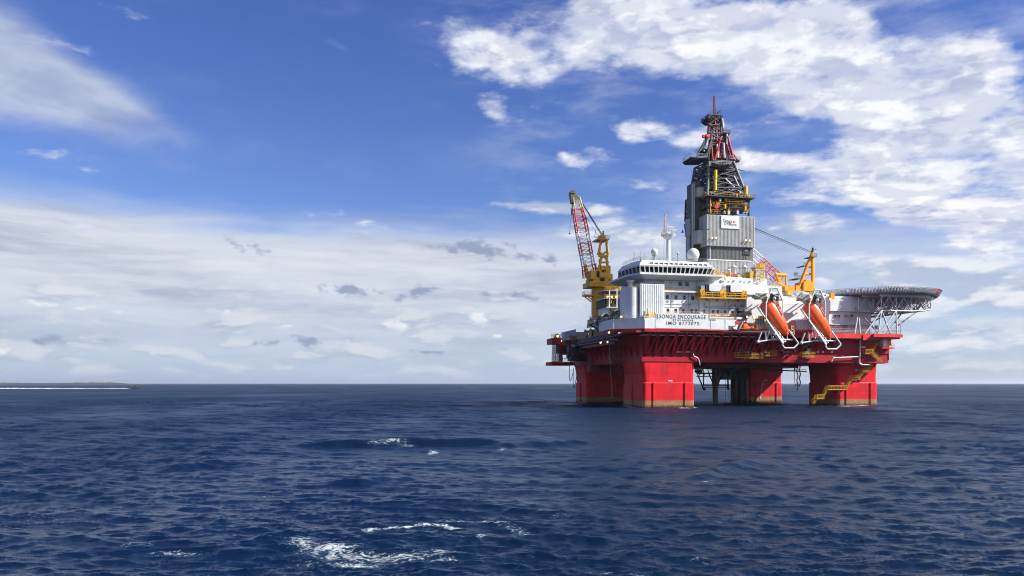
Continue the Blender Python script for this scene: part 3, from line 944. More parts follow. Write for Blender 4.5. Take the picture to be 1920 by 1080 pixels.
# fairlead housings standing on column shoulders at the left
mb = MB(); a = P(1106, 665, 52); mb.loft([rounded(-1.5, 3.5, 49, 54, 1, ZB - 2.5), rounded(-1.5, 3.5, 49, 54, 1, ZD - 3)], True); part('fairlead_housing', mb, DARKRED, hull)
mb = MB()
for k in range(6):
    v = 16 + k * 1.6; mb.tube((-.9, v, ZB - 4), (-2.6, v - 1.5, ZD - 2), .22, 6)
part('mooring_pipe', mb, DARKRED, hull)
# curved hoses hanging at the far left column
def hang(pts, r, m, name, parent, n=14):
    """smooth hanging line through three control points"""
    mb = MB(); a, b, c = [Vector(p) for p in pts]; q = []
    for i in range(n + 1):
        t = i / n; q.append(a * (1 - t) ** 2 + b * 2 * t * (1 - t) + c * t * t)
    for s_, e_ in zip(q[:-1], q[1:]): mb.tube(s_, e_, r, 5)
    return part(name, mb, m, parent)
hang([P(1068, 685, 60), P(1066, 735, 60), P(1074, 700, 60)], .13, DSTEEL, 'hose', hull)
hang([P(1075, 690, 58), P(1073, 760, 58), P(1082, 700, 58)], .15, DSTEEL, 'hose', hull)
hang([P(1142, 640, 20), P(1144, 690, 20), P(1149, 748, 20)], .10, GREY, 'hose', hull)
mb = MB()
for k in range(9):
    p = P(1147 + (k % 2), 720 + k * 3.2, 58.8); mb.box((p.x - .3, 58.9, p.z - .16), (p.x + .3, 59.0, p.z + .1))
part('draft_scale', mb, LGREY, hull, kind='stuff')
mb = MB()
for k in range(14):
    p = P(1431 - k * .35, 716 + k * 2.4, 58.2); mb.box((p.x - .22 - .2 * (k % 3 == 0), 58.4, p.z - .14), (p.x + .25, 58.5, p.z + .1))
p = P(1436, 713, 58.2); mb.box((p.x - .8, 58.4, p.z - .15), (p.x + .8, 58.5, p.z + .15))
part('draft_scale', mb, WHITE2, hull, kind='stuff')
for px, py, v, r_ in ((1394, 695, 56, .38), (1139, 641.5, -1.0, .3), (1127, 642, 10, .3), (1338, 692, 50, .3), (1142, 623.5, -.5, .35), (1126, 642.5, 8, .34)):
    lamp_on(hull, P(px, py, v), r_)
mb = MB(); mb.box((-2.6, 14, ZD - 3.6), (-.4, 22, ZD - 1.0)); part('pump_skid', mb, BLUEG, hull)

# ================================================================== stairway on the right column
st = thing('stairway', 'yellow zigzag stairway climbing the red column at the right end', 'stairs', (80, 2.6, 0))
def flight(p0, p1, v, w=1.1):
    a = P(*p0, v); b = P(*p1, v); mb = MB(); d = b - a; n = max(4, int(d.length / .55))
    for dv in (0, -w):
        o = Vector((0, dv, 0)); mb.tube(a + o, b + o, .10, 4); mb.tube(a + o + Vector((0, 0, 1.1)), b + o + Vector((0, 0, 1.1)), .06, 4); mb.tube(a + o + Vector((0, 0, .55)), b + o + Vector((0, 0, .55)), .045, 4)
        for i in range(0, n + 1, 2):
            q = a.lerp(b, i / n) + o; mb.tube(q, q + Vector((0, 0, 1.1)), .05, 4)
    for i in range(n + 1):
        q = a.lerp(b, i / n); mb.box((q.x - .16, q.y - w, q.z - .03), (q.x + .16, q.y, q.z + .03))
    part('flight', mb, YEL2, st)
def landing(px0, px1, py, v, w=1.5):
    part('landing', walkway(px0, px1, py, v, w, 1.3), YEL2, st)
vs_ = 3.2
flight((1522, 757), (1530, 746), vs_); landing(1527, 1541, 747, vs_); flight((1540, 746), (1549, 729.5), vs_); landing(1548, 1583, 730, vs_)
flight((1583, 729), (1595, 711), vs_); landing(1592, 1608, 710.5, vs_); flight((1607, 710), (1616, 697), vs_); landing(1612, 1625, 697, vs_)
flight((1624, 696), (1637, 681.5), vs_); landing(1634, 1651, 681, vs_, 2.2); 
flight((1650, 680), (1630, 661), -1.4); landing(1618, 1632, 663, -1.0, 1.3); flight((1630, 662), (1643, 645), -.8)
for q in ((1555, 731), (1575, 731), (1600, 711), (1620, 698)):
    mb = MB(); a = P(*q, vs_); mb.tube(a, a + Vector((0, .9, -1.6)), .08, 5); mb.tube(a + Vector((0, -1.4, 0)), a + Vector((0, .9, -1.6)), .08, 5)
    part('support_bracket', mb, YEL2, st)

# ================================================================== moonpool gear under the deck
mp = thing('riser_tensioner_frame', 'black steel handling frame hanging between the columns around a riser', 'riser frame', (30, 34, 15))
V = 34
def bar(mb, p, q, r, v=V, n=5): mb.tube(P(*p, v), P(*q, v), r, n)
mb = MB()
for p, q, r in (((1308, 702), (1318, 726), .28), ((1318, 726), (1322, 731), .55), ((1319, 700), (1319, 722), .25), ((1329, 700), (1339, 724), .25), ((1318, 722), (1362, 722), .24), ((1322, 726), (1366, 726), .16),
                ((1353, 702), (1346, 722), .25), ((1364, 695), (1365, 726), .28), ((1306, 700), (1372, 700), .3), ((1306, 706), (1350, 705), .2), ((1306, 690), (1372, 690), .3), ((1364, 722), (1366, 731), .5)):
    bar(mb, p, q, r)
for k in range(7): bar(mb, (1308 + k * 9, 688), (1312 + k * 9, 704), .2)
part('handling_frame', mb, BLACK, mp)
mb = MB(); rr = random.Random(3)
for i in range(40):
    p = P(rr.uniform(1306, 1398), rr.uniform(680, 698), rr.uniform(30, 40)); s_ = rr.uniform(.3, 1.1)
    mb.box((p.x - s_, p.y - s_, p.z - s_ * .6), (p.x + s_, p.y + s_, p.z + s_ * .6))
part('tensioner_gear', mb, BLACK, mp, kind='stuff')
mb = MB(); a = P(1341, 700, V); mb.tube((a.x, V, ZB), (a.x, V, -3), 1.0, 14); mb.tube((a.x, V, ZB - 1), (a.x, V, 7), 1.25, 14); part('riser', mb, mat('riser_olive', (.10, .10, .06), .6, var=.3), mp)
for px in (1345, 1347.5, 1360, 1366.5):
    mb = MB(); bar(mb, (px, 700), (px + .5, 752), .09, V + 3); part('guide_wire', mb, GREY if px != 1347.5 else LGREY, mp)
mb = MB()
a = P(1366, 690, 40); b = P(1400, 690, 40)
mb.box((a.x, 38, 0.4 + ZB - 6), (b.x, 52, ZB - .1)); 
for px in (1376, 1388, 1396): q = P(px, 700, 48); mb.tube((q.x, 48, ZB), (q.x, 48, -4), 1.3, 14)
part('caisson', mb, BLACK, mp)

pg = thing('hanging_hose_rack', 'pipe gantry with dangling chain hoses in the gap left of the right column', 'hose rack', (64, 30, 15))
mb = MB(); V2 = 30
for p, q, r in (((1427, 682), (1432, 693), .22), ((1432, 693), (1512, 696.5), .26), ((1440, 690), (1512, 693), .09), ((1466, 680), (1466, 700), .3), ((1490, 680), (1490, 697), .28), ((1440, 680), (1440, 696), .12), ((1495, 680), (1495, 690), .15)):
    bar(mb, p, q, r, V2)
part('gantry_pipe', mb, DSTEEL, pg)
hang([P(1490, 697, V2), P(1489, 736, V2), P(1497, 717, V2)], .12, DSTEEL, 'hose', pg)
for x0 in (1495, 1499.5):
    mb = MB()
    for k in range(22):
        p = P(x0 + 1.0 * math.sin(k * .8) + (.4 * k / 22), 682 + k * 2.3 * (1 if x0 < 1497 else .86), V2); mb.ball(p, .26, 6, 4, (1, 1, 1.5))
    part('chain', mb, mat('buff_chain', (.50, .45, .30), .6), pg)
# ================================================================== ACCOMMODATION
acc = thing('accommodation_block', 'white accommodation block with wide glazed bridge above the name panel', 'deckhouse', (30, 10, ZD))
VW = 2.0
def wall(px0, px1, py0, py1, v, depth, m=WHITE, name='wall', parent=None):
    mb = MB(); fbox(mb, px0, px1, py0, py1, v, depth); return part(name, mb, m, parent or acc)
zdeck_py = 612
w1 = wall(1246, 1412, 519, zdeck_py, VW, 26)
# storey joints and strakes standing a little proud
mb = MB()
for py in (576.5, ): fbox(mb, 1247, 1411, py, py + 1.2, VW - .12, .11)
for px in (1262, 1311): fbox(mb, px, px + .6, 548, 576, VW - .05, .05)
fbox(mb, 1312, 1317, 549, 610, VW - .5, .48)
fbox(mb, 1247, 1320, 521, 523, VW - .2, .18)
part('strake', mb, WHITE, acc)
mb = MB(); fbox(mb, 1385, 1398, 577, 583, VW - 1.5, 1.4); fbox(mb, 1320, 1385, 577.4, 578.2, VW - .2, .19); part('cable_tray', mb, DSTEEL, acc)
# windows, each a frame with its pane
wproto = None
WB = {}
def window(px, py, v, w=.5, h=.62, parent=None, glass=GLASS):
    global wproto
    p = P(px, py, v)
    key = (w, h)
    if key not in WB:
        mb = MB(); t = .09
        mb.box((-w - t, -.06, -h - t), (-w, .02, h + t)); mb.box((w, -.06, -h - t), (w + t, .02, h + t))
        mb.box((-w, -.06, h), (w, .02, h + t)); mb.box((-w, -.06, -h - t), (w, .02, -h))
        fr = MB(); 
        o = mesh_obj('window', mb, LGREY, (0, 0, 0)); 
        fr.box((-w, -.02, -h), (w, .012, h)); pn = mesh_obj('pane', fr, glass, (0, 0, 0)); pn.parent = o
        WB[key] = (o, pn); used = (o, pn)
    else:
        o = WB[key][0].copy(); COL.objects.link(o); pn = WB[key][1].copy(); COL.objects.link(pn); pn.parent = o
    par = parent or acc; b = BASE[par.name]
    o.parent = par; o.location = (p.x - b[0], v - .02 - b[1], p.z - b[2])
    return o
for px in (1251, 1267.5, 1283, 1298.5, 1325, 1345, 1384): window(px, 557 + (px - 1251) * .035, VW)
for px in (1252.5, 1267, 1281, 1296.5, 1305, 1320.5, 1337, 1345.5, 1359.5, 1373, 1384.5): window(px, 582 + (px - 1251) * .03, VW, .42, .6)
for px in (1275.5, 1288): window(px, 532.5, VW, .65, .68)
# corrugated forward tower at left
a = P(1201, 533, -1.2); b = P(1246, 533, -1.2); zt = P(1225, 532.5, -1.2).z
def corrugated(mb, u0, u1, v, z0, z1, pitch=.7, amp=.12):
    n = int((u1 - u0) / pitch); 
    for k in range(n):
        x = u0 + (u1 - u0) * k / n; w_ = (u1 - u0) / n
        mb.prism([(x + .1 * w_, v, z0), (x + .6 * w_, v, z0), (x + .5 * w_, v - amp, z0), (x + .2 * w_, v - amp, z0)], (0, 0, z1 - z0))
def corrugated_v(mb, v0, v1, u, z0, z1, pitch=.7, amp=.12):
    n = int((v1 - v0) / pitch)
    for k in range(n):
        x = v0 + (v1 - v0) * k / n; w_ = (v1 - v0) / n
        mb.prism([(u, x + .1 * w_, z0), (u, x + .6 * w_, z0), (u - amp, x + .5 * w_, z0), (u - amp, x + .2 * w_, z0)], (0, 0, z1 - z0))
mb = MB(); mb.box((a.x, -1.2, ZD), (b.x - .02, 12, zt)); corrugated(mb, a.x + .3, b.x - .3, -1.2, ZD + 1, zt - .2, .62, .1)
part('tower_wall', mb, WHITE, acc)
# smooth rounded tank-like trunk on its left
c0 = PU(1180, 560, a.x)  # left silhouette
mb = MB(); mb.loft([rounded(a.x - 3.6, a.x - .02, -.6, 9, 1.6, ZD, 5), rounded(a.x - 3.6, a.x - .02, -.6, 9, 1.6, P(1190, 541, 2).z, 5)], True, True)
mb.tube((a.x - 2.2, 2, P(1190, 541, 2).z), (a.x - 2.2, 2, P(1190, 530, 2).z), .85, 14)
mb.tube((a.x - 2.2, 2, P(1190, 530, 2).z), (a.x - 2.2, 2, P(1190, 526, 2).z), 1.2, 14)
part('service_trunk', mb, WHITE, acc)
mb = MB(); mb.rail([(a.x - 3, 0, P(1190, 541, 2).z), (a.x + 1.2, 0, P(1190, 541, 2).z)], 1.2, 1.2, .05); part('railing', mb, YEL2, acc)
# recessed storey under the bridge
wall(1210, 1392, 516.8, 534, VW + .6, 22)
# bridge deck slab and soffit
zf = P(1260, 513.3, -1.5).z; zs = P(1260, 516.5, -1.5).z
ul = P(1183, 520, 3).x; ur = P(1355, 520, -1.5).x
mb = MB()
outline = [(ul - 1.2, 20), (ul - 1.2, 4.5), (P(1200, 516, -2.2).x, -2.4), (ur, -2.4), (ur, 20)]
mb.prism([(x, y, zs) for x, y in outline], (0, 0, zf - zs))
inner = [(ul + 1.6, 20), (ul + 2.6, 5.5), (P(1212, 516, 1).x, 1.2), (ur - 1, 1.2), (ur - 1, 20)]
mb.loft([[(x, y, zs - 1.0) for x, y in inner], [(x, y, zs) for x, y in outline]][::1], True)
part('bridge_deck', mb, WHITE, acc)
# bridge wheelhouse: sill wall, outward-leaning band of panes, roof fascia
br_out = [(ul + .3, 14), (ul + .3, 5.0), (P(1201, 505, -1.2).x, -1.4), (P(1331, 505, -1.2).x, -1.4), (P(1336, 505, 1).x, 1.5), (P(1336, 505, 1).x, 14)]
def outset(poly, d):
    c = Vector((sum(p[0] for p in poly) / len(poly), sum(p[1] for p in poly) / len(poly)))
    out = []
    for x, y in poly:
        dx = -d if x < c.x else d; dy = -d if y < 6 else 0
        if 2 < y < 6: dy = -d * .4
        out.append((x + dx, y + dy))
    return out
z0 = zf + .004; zsill = P(1260, 511.6, -1.4).z; zhead = P(1260, 501.5, -1.6).z; zfas = P(1260, 498.2, -1.8).z; zroof = P(1260, 489.0, -1.0).z
lo = [(x, y) for x, y in br_out]; hi = outset(br_out, .55)
mb = MB(); mb.loft([[(x, y, z0) for x, y in lo], [(x, y, zsill) for x, y in lo]]); part('bridge_sill', mb, WHITE, acc)
mb = MB()
mb.loft([[(x, y, zhead) for x, y in hi], [(x, y, zfas) for x, y in outset(hi, .15)], [(x, y, zroof) for x, y in outset(hi, -1.3)]])
roof = part('bridge_roof', mb, WHITE2, acc)
# cream room and consoles behind the panes
mb = MB(); core = outset(br_out, -1.1); mb.loft([[(x, y, zsill) for x, y in core], [(x, y, zhead) for x, y in core]]); part('bridge_interior', mb, CREAM, acc)
mb = MB(); c2 = outset(br_out, -.5); 
for k in range(26):
    x = lo[2][0] + .6 + k * (lo[3][0] - lo[2][0] - 1.2) / 25; mb.box((x - .25, -.6, zsill), (x + .25, .2, zsill + rr.uniform(.2, .6)))
part('bridge_console', mb, BLACK, acc, kind='stuff')
# panes and mullions
def strip(pa, pb, qa, qb, n, skip=()):
    for k in range(n):
        t0, t1 = k / n, (k + 1) / n
        A = Vector((*pa, zsill)).lerp(Vector((*pb, zsill)), t0); B_ = Vector((*pa, zsill)).lerp(Vector((*pb, zsill)), t1)
        C_ = Vector((*qa, zhead)).lerp(Vector((*qb, zhead)), t1); D_ = Vector((*qa, zhead)).lerp(Vector((*qb, zhead)), t0)
        e = (B_ - A) * .11; nrm = (B_ - A).cross(D_ - A).normalized() * .06
        mb = MB(); mb.prism([A + e, B_ - e, C_ - e, D_ + e], nrm)
        pane = part('bridge_window', mb, GLASS_CLEAR, acc)
        mb = MB(); mb.prism([A - e * .0 - nrm, A + e - nrm, D_ + e - nrm, D_ - nrm], nrm * 3.2); part('frame', mb, WHITE2, pane)
        mb = MB(); mb.prism([B_ - e - nrm, B_ - nrm, C_ - nrm, C_ - e - nrm], nrm * 3.2); part('frame', mb, WHITE2, pane)
GLASS_CLEAR = bpy.data.materials.new('bridge_glass'); GLASS_CLEAR.use_nodes = True
g_ = G(GLASS_CLEAR.node_tree); g_.n.clear()
o_ = g_.new('ShaderNodeOutputMaterial'); mx = g_.new('ShaderNodeMixShader'); tr = g_.new('ShaderNodeBsdfTransparent'); gl = g_.new('ShaderNodeBsdfGlossy')
tr.inputs[0].default_value = (.45, .5, .5, 1); gl.inputs[1].default_value = .05; gl.inputs[0].default_value = (.8, .85, .9, 1)
fr_ = g_.new('ShaderNodeFresnel'); fr_.inputs[0].default_value = 1.4; g_.l.new(fr_.outputs[0], mx.inputs[0]); g_.l.new(tr.outputs[0], mx.inputs[1]); g_.l.new(gl.outputs[0], mx.inputs[2]); g_.l.new(mx.outputs[0], o_.inputs[0])
strip(lo[2], lo[3], hi[2], hi[3], 16); strip(lo[1], lo[2], hi[1], hi[2], 3); strip(lo[0], lo[1], hi[0], hi[1], 3); strip(lo[3], lo[4], hi[3], hi[4], 1)
# brackets on the sloping fascia
p0 = P(1219, 494, -1.6)
mb = MB()
mb.box((p0.x, -2.05, p0.z + .25), (p0.x + .9, -1.2, p0.z + .38)); mb.box((p0.x + .75, -2.0, p0.z - .7), (p0.x + .9, -1.6, p0.z + .3))
bk = part('fascia_bracket', mb, GREY, acc)
for k in range(1, 12): share(bk, acc, (k * (lo[3][0] - p0.x - .6) / 12, 0, -.0))
mb = MB(); mb.rail([(hi[1][0] + 1, 12, zroof), (hi[1][0] + 1, 5, zroof), (hi[2][0] + .6, -.6, zroof), (hi[3][0] - .5, -.6, zroof), (hi[3][0] - .5, 10, zroof)], 1.1, 1.6, .045, 3); part('railing', mb, GREY, acc)
mb = MB()
for px, h in ((1190, 2.6), (1202, 3.0), (1209, 2.2), (1237, 1.6), (1224, 2.4), (1263, 1.4), (1290, 1.9), (1306, 2.4)):
    p = P(px, 485, 0); mb.tube((p.x, 0.2, zroof), (p.x, .2, zroof + h), .05, 4); mb.tube((p.x - .4, .2, zroof + h * .8), (p.x + .4, .2, zroof + h * .8), .04, 4)
    mb.box((p.x - .18, 0, zroof), (p.x + .18, .4, zroof + h * .35))
part('aerial', mb, GREY, acc)
mb = MB(); mb.rail([(ul - 1.1, 12, zf), (ul - 1.1, 4.6, zf), (P(1199, 516, -2.2).x, -2.2, zf)], 1.2, 1.3, .05, 3); part('railing', mb, GREY, acc)
# walkway along the front at mid height
z_ = P(1280, 546.5, VW).z
mb = MB(); mb.box((P(1247, 0, 0).x, VW - 1.6, z_ - .5), (P(1316, 0, 0).x, VW, z_)); part('balcony', mb, WHITE2, acc)
mb = MB(); mb.rail([(P(1247, 0, 0).x, VW - 1.5, z_), (P(1316, 0, 0).x, VW - 1.5, z_)], 1.1, 1.4, .045, 3); part('railing', mb, mat('pale_orange_rail', (.75, .45, .25), .5), acc)
mb = MB(); fbox(mb, 1247, 1252, 539, 546, VW - 1.2, .5); part('fire_box', mb, YEL2, acc)
# yellow platform carrying two equipment modules
a = P(1313, 557, VW - 3.2); b = P(1400, 557, VW - 3.2)
mb = MB(); mb.box((a.x, VW - 3.4, a.z - .25), (b.x, VW, a.z + .1)); mb.rail([(a.x, VW, a.z), (a.x, VW - 3.4, a.z), (b.x, VW - 3.4, a.z), (b.x, VW, a.z)], 1.5, 2.2, .12, 2)
part('equipment_platform', mb, YEL2, acc)
for px0, px1 in ((1313, 1321), (1350, 1361), (1391, 1400)):
    mb = MB(); q0 = P(px0, 0, VW - 2.8).x; q1 = P(px1, 0, VW - 2.8).x
    for k in range(5): mb.box((q0, VW - 3 + k * .5, a.z), (q1, VW - 2.85 + k * .5, a.z + 2.6 - .2 * k))
    mb.tube((q0, VW - 3.1, a.z), (q1, VW - 3.1, a.z + 2.6), .12, 4)
    part('cage_panel', mb, OYEL, acc)
# right-hand half: sloping white roofs
def slope_roof(px0, px1, pt, pb, v0, v1, name='sloping_roof'):
    a = P(px0, pb, v0); b = P(px1, pb, v0); at = P(px0 + 6, pt, v1); bt = P(px1 - 4, pt, v1)
    mb = MB(); mb.hex([(a.x, v0, a.z - .6), (b.x, v0, b.z - .6), (b.x, v1 + 6, b.z - .6), (a.x, v1 + 6, a.z - .6), (a.x, v0, a.z), (b.x, v0, b.z), (bt.x, v1, bt.z), (at.x, v1, at.z)])
    part(name, mb, WHITE2, acc)
slope_roof(1355, 1398, 522, 541, -.5, 4.5); slope_roof(1393, 1441, 524, 549, -.5, 6)
wall(1400, 1442, 549.5, 606, 0, 18, name='wall')
mb = MB(); p = P(1413, 556.5, -.1); mb.tube((p.x, -.15, p.z), (p.x, .1, p.z), .4, 12); p = P(1411, 556.5, 0); part('porthole', mb, BLACK, acc)
wall(1398, 1410, 549.3, 580, 0.6, 10, name='corner_trunk')
# upper house behind, right of the bridge
wall(1335, 1412, 519, 530, 8, 16, WHITE, 'upper_wall')
mb = MB(); zq = P(1360, 519, 6).z; mb.rail([(P(1340, 0, 6).x, 6, zq), (P(1440, 0, 6).x, 6, zq - .6)], 1.2, 1.5, .06, 3); part('railing', mb, YEL2, acc)
mb = MB()
for p_, q_ in (((1333, 518), (1340, 504)), ((1340, 504), (1352, 517)), ((1336, 510), (1350, 510)), ((1336, 505), (1336, 518)), ((1344, 505), (1358, 516))): mb.tube(P(*p_, 2), P(*q_, 2), .14, 5)
mb.rail([P(1331, 517, 1), P(1352, 518, 1)], 1.6, 1.0, .07, 3)
part('stair_rail', mb, YEL2, acc)
mb = MB(); p = P(1357, 520, 3); mb.lathe((p.x, 3, p.z - .8), [(1.1, 0), (1.1, .9), (.7, 1.4), (.1, 1.6)], 14); part('yellow_drum', mb, YEL, acc)
# liferaft shelf & clutter at the foot of the forward tower
mb = MB(); a = P(1205, 594, -3); b = P(1219, 594, -3); mb.box((a.x, -3.6, a.z), (b.x, -1.4, a.z + .25)); part('shelf', mb, WHITE2, acc)
for px, h, m in ((1208, 1.6, DSTEEL), (1213.5, 2.4, BLACK)):
    p = P(px, 593, -2.6); mb = MB(); mb.tube((p.x, -2.6, p.z), (p.x, -2.6, p.z + h), .16, 8); mb.box((p.x - .3, -2.8, p.z), (p.x + .3, -2.3, p.z + .6)); part('valve_post', mb, m, acc)
mb = MB(); p = P(1221, 594, -2.5); mb.prism([(p.x - 1, -2.6, p.z), (p.x + 2.2, -2.6, p.z), (p.x - .8, -2.6, p.z + 2.2)], (0, .3, 0)); part('gas_rack', mb, mat('pale_yellow', (.72, .5, .22), .5), acc)
# covered lifeboat station deck right of the name panel
mb = MB(); fbox(mb, 1330, 1392, 594, 598, vb + .8, 5); part('muster_deck', mb, WHITE2, acc)
mb = MB(); fbox(mb, 1330, 1342, 597.6, 600.4, vb - .1, .4); fbox(mb, 1396, 1410, 577, 592, -1.0, .6); part('dark_locker', mb, GREY, acc)
for px, py, v in ((1401, 594, -4), (1414, 595, -5.2), (1165, 594, 3)): lamp_on(acc, P(px, py, v), .4)

# pipes, lamps, ladders and boxes on the white front
rc = random.Random(44)
mb = MB()
for i in range(60):
    px = rc.uniform(1249, 1408); py = rc.choice((552, 565, 572, 576, 588, 592, 596, 529)) + rc.uniform(-2, 2); p = P(px, py, VW - .1); s_ = rc.uniform(.1, .3)
    mb.box((p.x - s_, VW - .35, p.z - s_), (p.x + s_, VW - .02, p.z + s_ * 1.5))
part('wall_fitting', mb, GREY, acc, kind='stuff')
for px, y0, y1 in ((1259, 549, 576), (1291, 549, 590), (1331, 560, 592), (1366, 560, 590), (1306, 523, 546), (1240, 522, 530), (1395, 560, 576)):
    mb = MB(); mb.tube(P(px, y0, VW - .15), P(px, y1, VW - .15), .08, 5); part('downpipe', mb, mat('dull_pipe', (.38, .37, .34), .6), acc)
for x0_, x1_, y in ((1248, 1310, 570), (1318, 1400, 574.5), (1250, 1312, 589.5), (1318, 1398, 592), (1215, 1330, 526.5)):
    mb = MB(); mb.tube(P(x0_, y, VW - .15), P(x1_, y, VW - .15), .07, 5); part('service_pipe', mb, mat('dull_pipe', (.38, .37, .34), .6), acc)
mb = MB(); mb.rail([P(1247, 591, VW - 2.6), P(1326, 592, VW - 2.6)], 1.2, 1.2, .05, 3); mb.rail([P(1331, 594, VW - 2.8), P(1405, 595, VW - 2.8)], 1.2, 1.2, .05, 3); part('railing', mb, mat('pale_orange_rail', (.75, .45, .25), .5), acc)
mb = MB()
for i in range(26):
    px = rc.uniform(1332, 1410); p = P(px, rc.uniform(590, 596), VW - 1.5); s_ = rc.uniform(.15, .45); mb.box((p.x - s_, p.y - s_, p.z - s_), (p.x + s_, p.y + s_, p.z + s_))
part('deck_clutter', mb, DSTEEL, acc, kind='stuff')
mb = MB()
for i in range(40):
    px = rc.uniform(1338, 1440); p = P(px, rc.uniform(514, 521), rc.uniform(5, 9)); s_ = rc.uniform(.15, .55); mb.box((p.x - s_, p.y - s_, p.z - s_), (p.x + s_, p.y + s_, p.z + s_ * 2))
part('roof_clutter', mb, LGREY, acc, kind='stuff')
mb = MB()
for i in range(16):
    px = rc.uniform(1345, 1440); p = P(px, rc.uniform(512, 521), rc.uniform(4.5, 6)); s_ = rc.uniform(.15, .5); mb.box((p.x - s_, p.y - s_, p.z - s_), (p.x + s_, p.y + s_, p.z + s_ * 1.6))
part('roof_valve', mb, YEL2, acc, kind='stuff')

# ---- two rounded white equipment modules on the yellow platform
hv = thing('equipment_module', 'rounded white equipment module, left of the two on the yellow platform', 'equipment module', (0, 0, 0), 'white modules on the yellow platform')
p = P(1328.5, 546.3, VW - 2.6); q = P(1352, 533.5, VW - 2.6)
w_ = q.x - p.x; h_ = q.z - p.z
mb = MB()
def rr_front(w, h, v, r, n=4):
    pts = []
    for cx, cz, a in ((w - r, h - r, 0), (r, h - r, 90), (r, r, 180), (w - r, r, 270)):
        for k in range(n + 1):
            t = R(a + 90 * k / n); pts.append((cx + r * math.cos(t), v, cz + r * math.sin(t)))
    return pts
mb.loft([rr_front(w_, h_, 2.6, .5)[::-1], rr_front(w_, h_, .15, .5)[::-1]][::-1]); mb.loft([[(x * .96 + .02 * w_, y, z * .94 + .03 * h_) for x, y, z in rr_front(w_, h_, 0, .5)], rr_front(w_, h_, .15, .5)])
part('casing', mb, WHITE, hv)
mb = MB(); mb.box((-.95, .3, .1), (-.02, 2.4, h_ - .1)); part('end_grille', mb, BLACK, hv)
mb = MB(); mb.box((-2.6, .5, .2), (-1.2, 2.4, h_ - .4)); part('motor_box', mb, GREY, hv)
for x0_ in (.3, w_ - .6): mb = MB(); mb.box((x0_, .2, -.9), (x0_ + .3, 2.2, 0)); part('foot', mb, DSTEEL, hv)
hv.location = W(p.x, VW - 3.0, p.z)
p2 = P(1368.5, 547.6, VW - 2.6)
clone(hv, (p2.x, VW - 3.0, p2.z), 'rounded white equipment module, right of the two on the yellow platform')

# ---- roof things
def radome(px, py, r, v, label, col=WHITE2):
    c = P(px, py, v); t = thing('radome', label, 'radome', (c.x, v, zroof if v < 12 else zroof), None)
    mb = MB(); mb.ball(c, r, 26, 18, (1, 1, 1.05)); part('dome', mb, col, t)
    mb = MB(); mb.tube((c.x, v, zroof - 1), (c.x, v, c.z - r * .8), r * .3, 10); mb.tube((c.x, v, c.z - r * 1.02), (c.x, v, c.z - r * .75), r * .72, 16); part('pedestal', mb, GREY, t)
    return t
radome(1227, 473, 1.15, 2, 'small white radome near the left end of the bridge roof')
radome(1299.5, 477.5, 2.05, 4, 'largest white radome, beside the grey tower')
t = radome(1271, 475, .42, 0, 'tiny white radome on a thin mast between the two big ones')

ms = thing('radar_mast', 'white round radar mast with lattice top on the bridge roof', 'mast', (P(1253, 488, 8).x, 8, zroof))
mx_ = P(1253, 488, 8).x
zt_ = P(1253, 447, 8).z
mb = MB(); mb.tube((mx_, 8, zroof - 1), (mx_, 8, zt_), .75, 18, .66); part('pole', mb, WHITE2, ms)
mb = MB(); mb.lathe((mx_, 8, zt_ - .5), [(.7, 0), (2.4, 1.4), (2.5, 1.7)], 14); part('platform', mb, WHITE, ms)
mb = MB(); pts = [(mx_ + 2.45 * math.cos(R(a_)), 8 + 2.45 * math.sin(R(a_)), zt_ + 1.2) for a_ in range(0, 361, 45)]; mb.rail(pts, 1.2, 1.2, .05, 3); part('railing', mb, LGREY, ms)
mb = MB(); mb.lattice((mx_ - 1, 8, zt_ + 1), (mx_ - 1, 8, P(1248, 402, 8).z), (.9, .9), (.6, .6), (0, 1, 0), 9, .07, .05); part('lattice_top', mb, mat('pale_red_lattice', (.62, .50, .46), .5), ms)
mb = MB(); zz = zt_ + 1.2
mb.tube((mx_ + .8, 8, zz), (mx_ + .8, 8, zz + 2.6), .12, 6); mb.box((mx_ - .4, 7.8, zz + 2.5), (mx_ + 2.4, 8.1, zz + 2.75)); mb.tube((mx_ + 1.9, 8, zz), (mx_ + 1.9, 8, zz + 1.6), .2, 8); mb.box((mx_ + .9, 7.8, zz + 1.6), (mx_ + 3.2, 8.1, zz + 1.85)); mb.box((mx_ - .4, 7.6, zz), (mx_ + .4, 8.4, zz + 1.0))
part('radar_scanner', mb, WHITE, ms)
mb = MB()
zl = P(1248, 402, 8).z
for dx, dz in ((-1.3, .3), (-.6, .8), (.3, 1.0), (-.2, 1.8)): mb.tube((mx_ - 1 + dx, 8, zl), (mx_ - 1 + dx, 8, zl + dz), .04, 4)
mb.tube((mx_ - 2.5, 8, zl), (mx_ + .3, 8, zl), .05, 4); mb.tube((mx_ - 1, 8, zt_ + 5), (mx_ + 2.2, 8, zt_ + 3.6), .08, 4)
part('aerial', mb, LGREY, ms)
mb = MB()
for px in (1243, 1284, 1262): mb.tube(P(px, 486, 6), P(px - (px - 1253) * .3, 450, 8), .03, 3)
part('stay_wire', mb, GREY, ms)

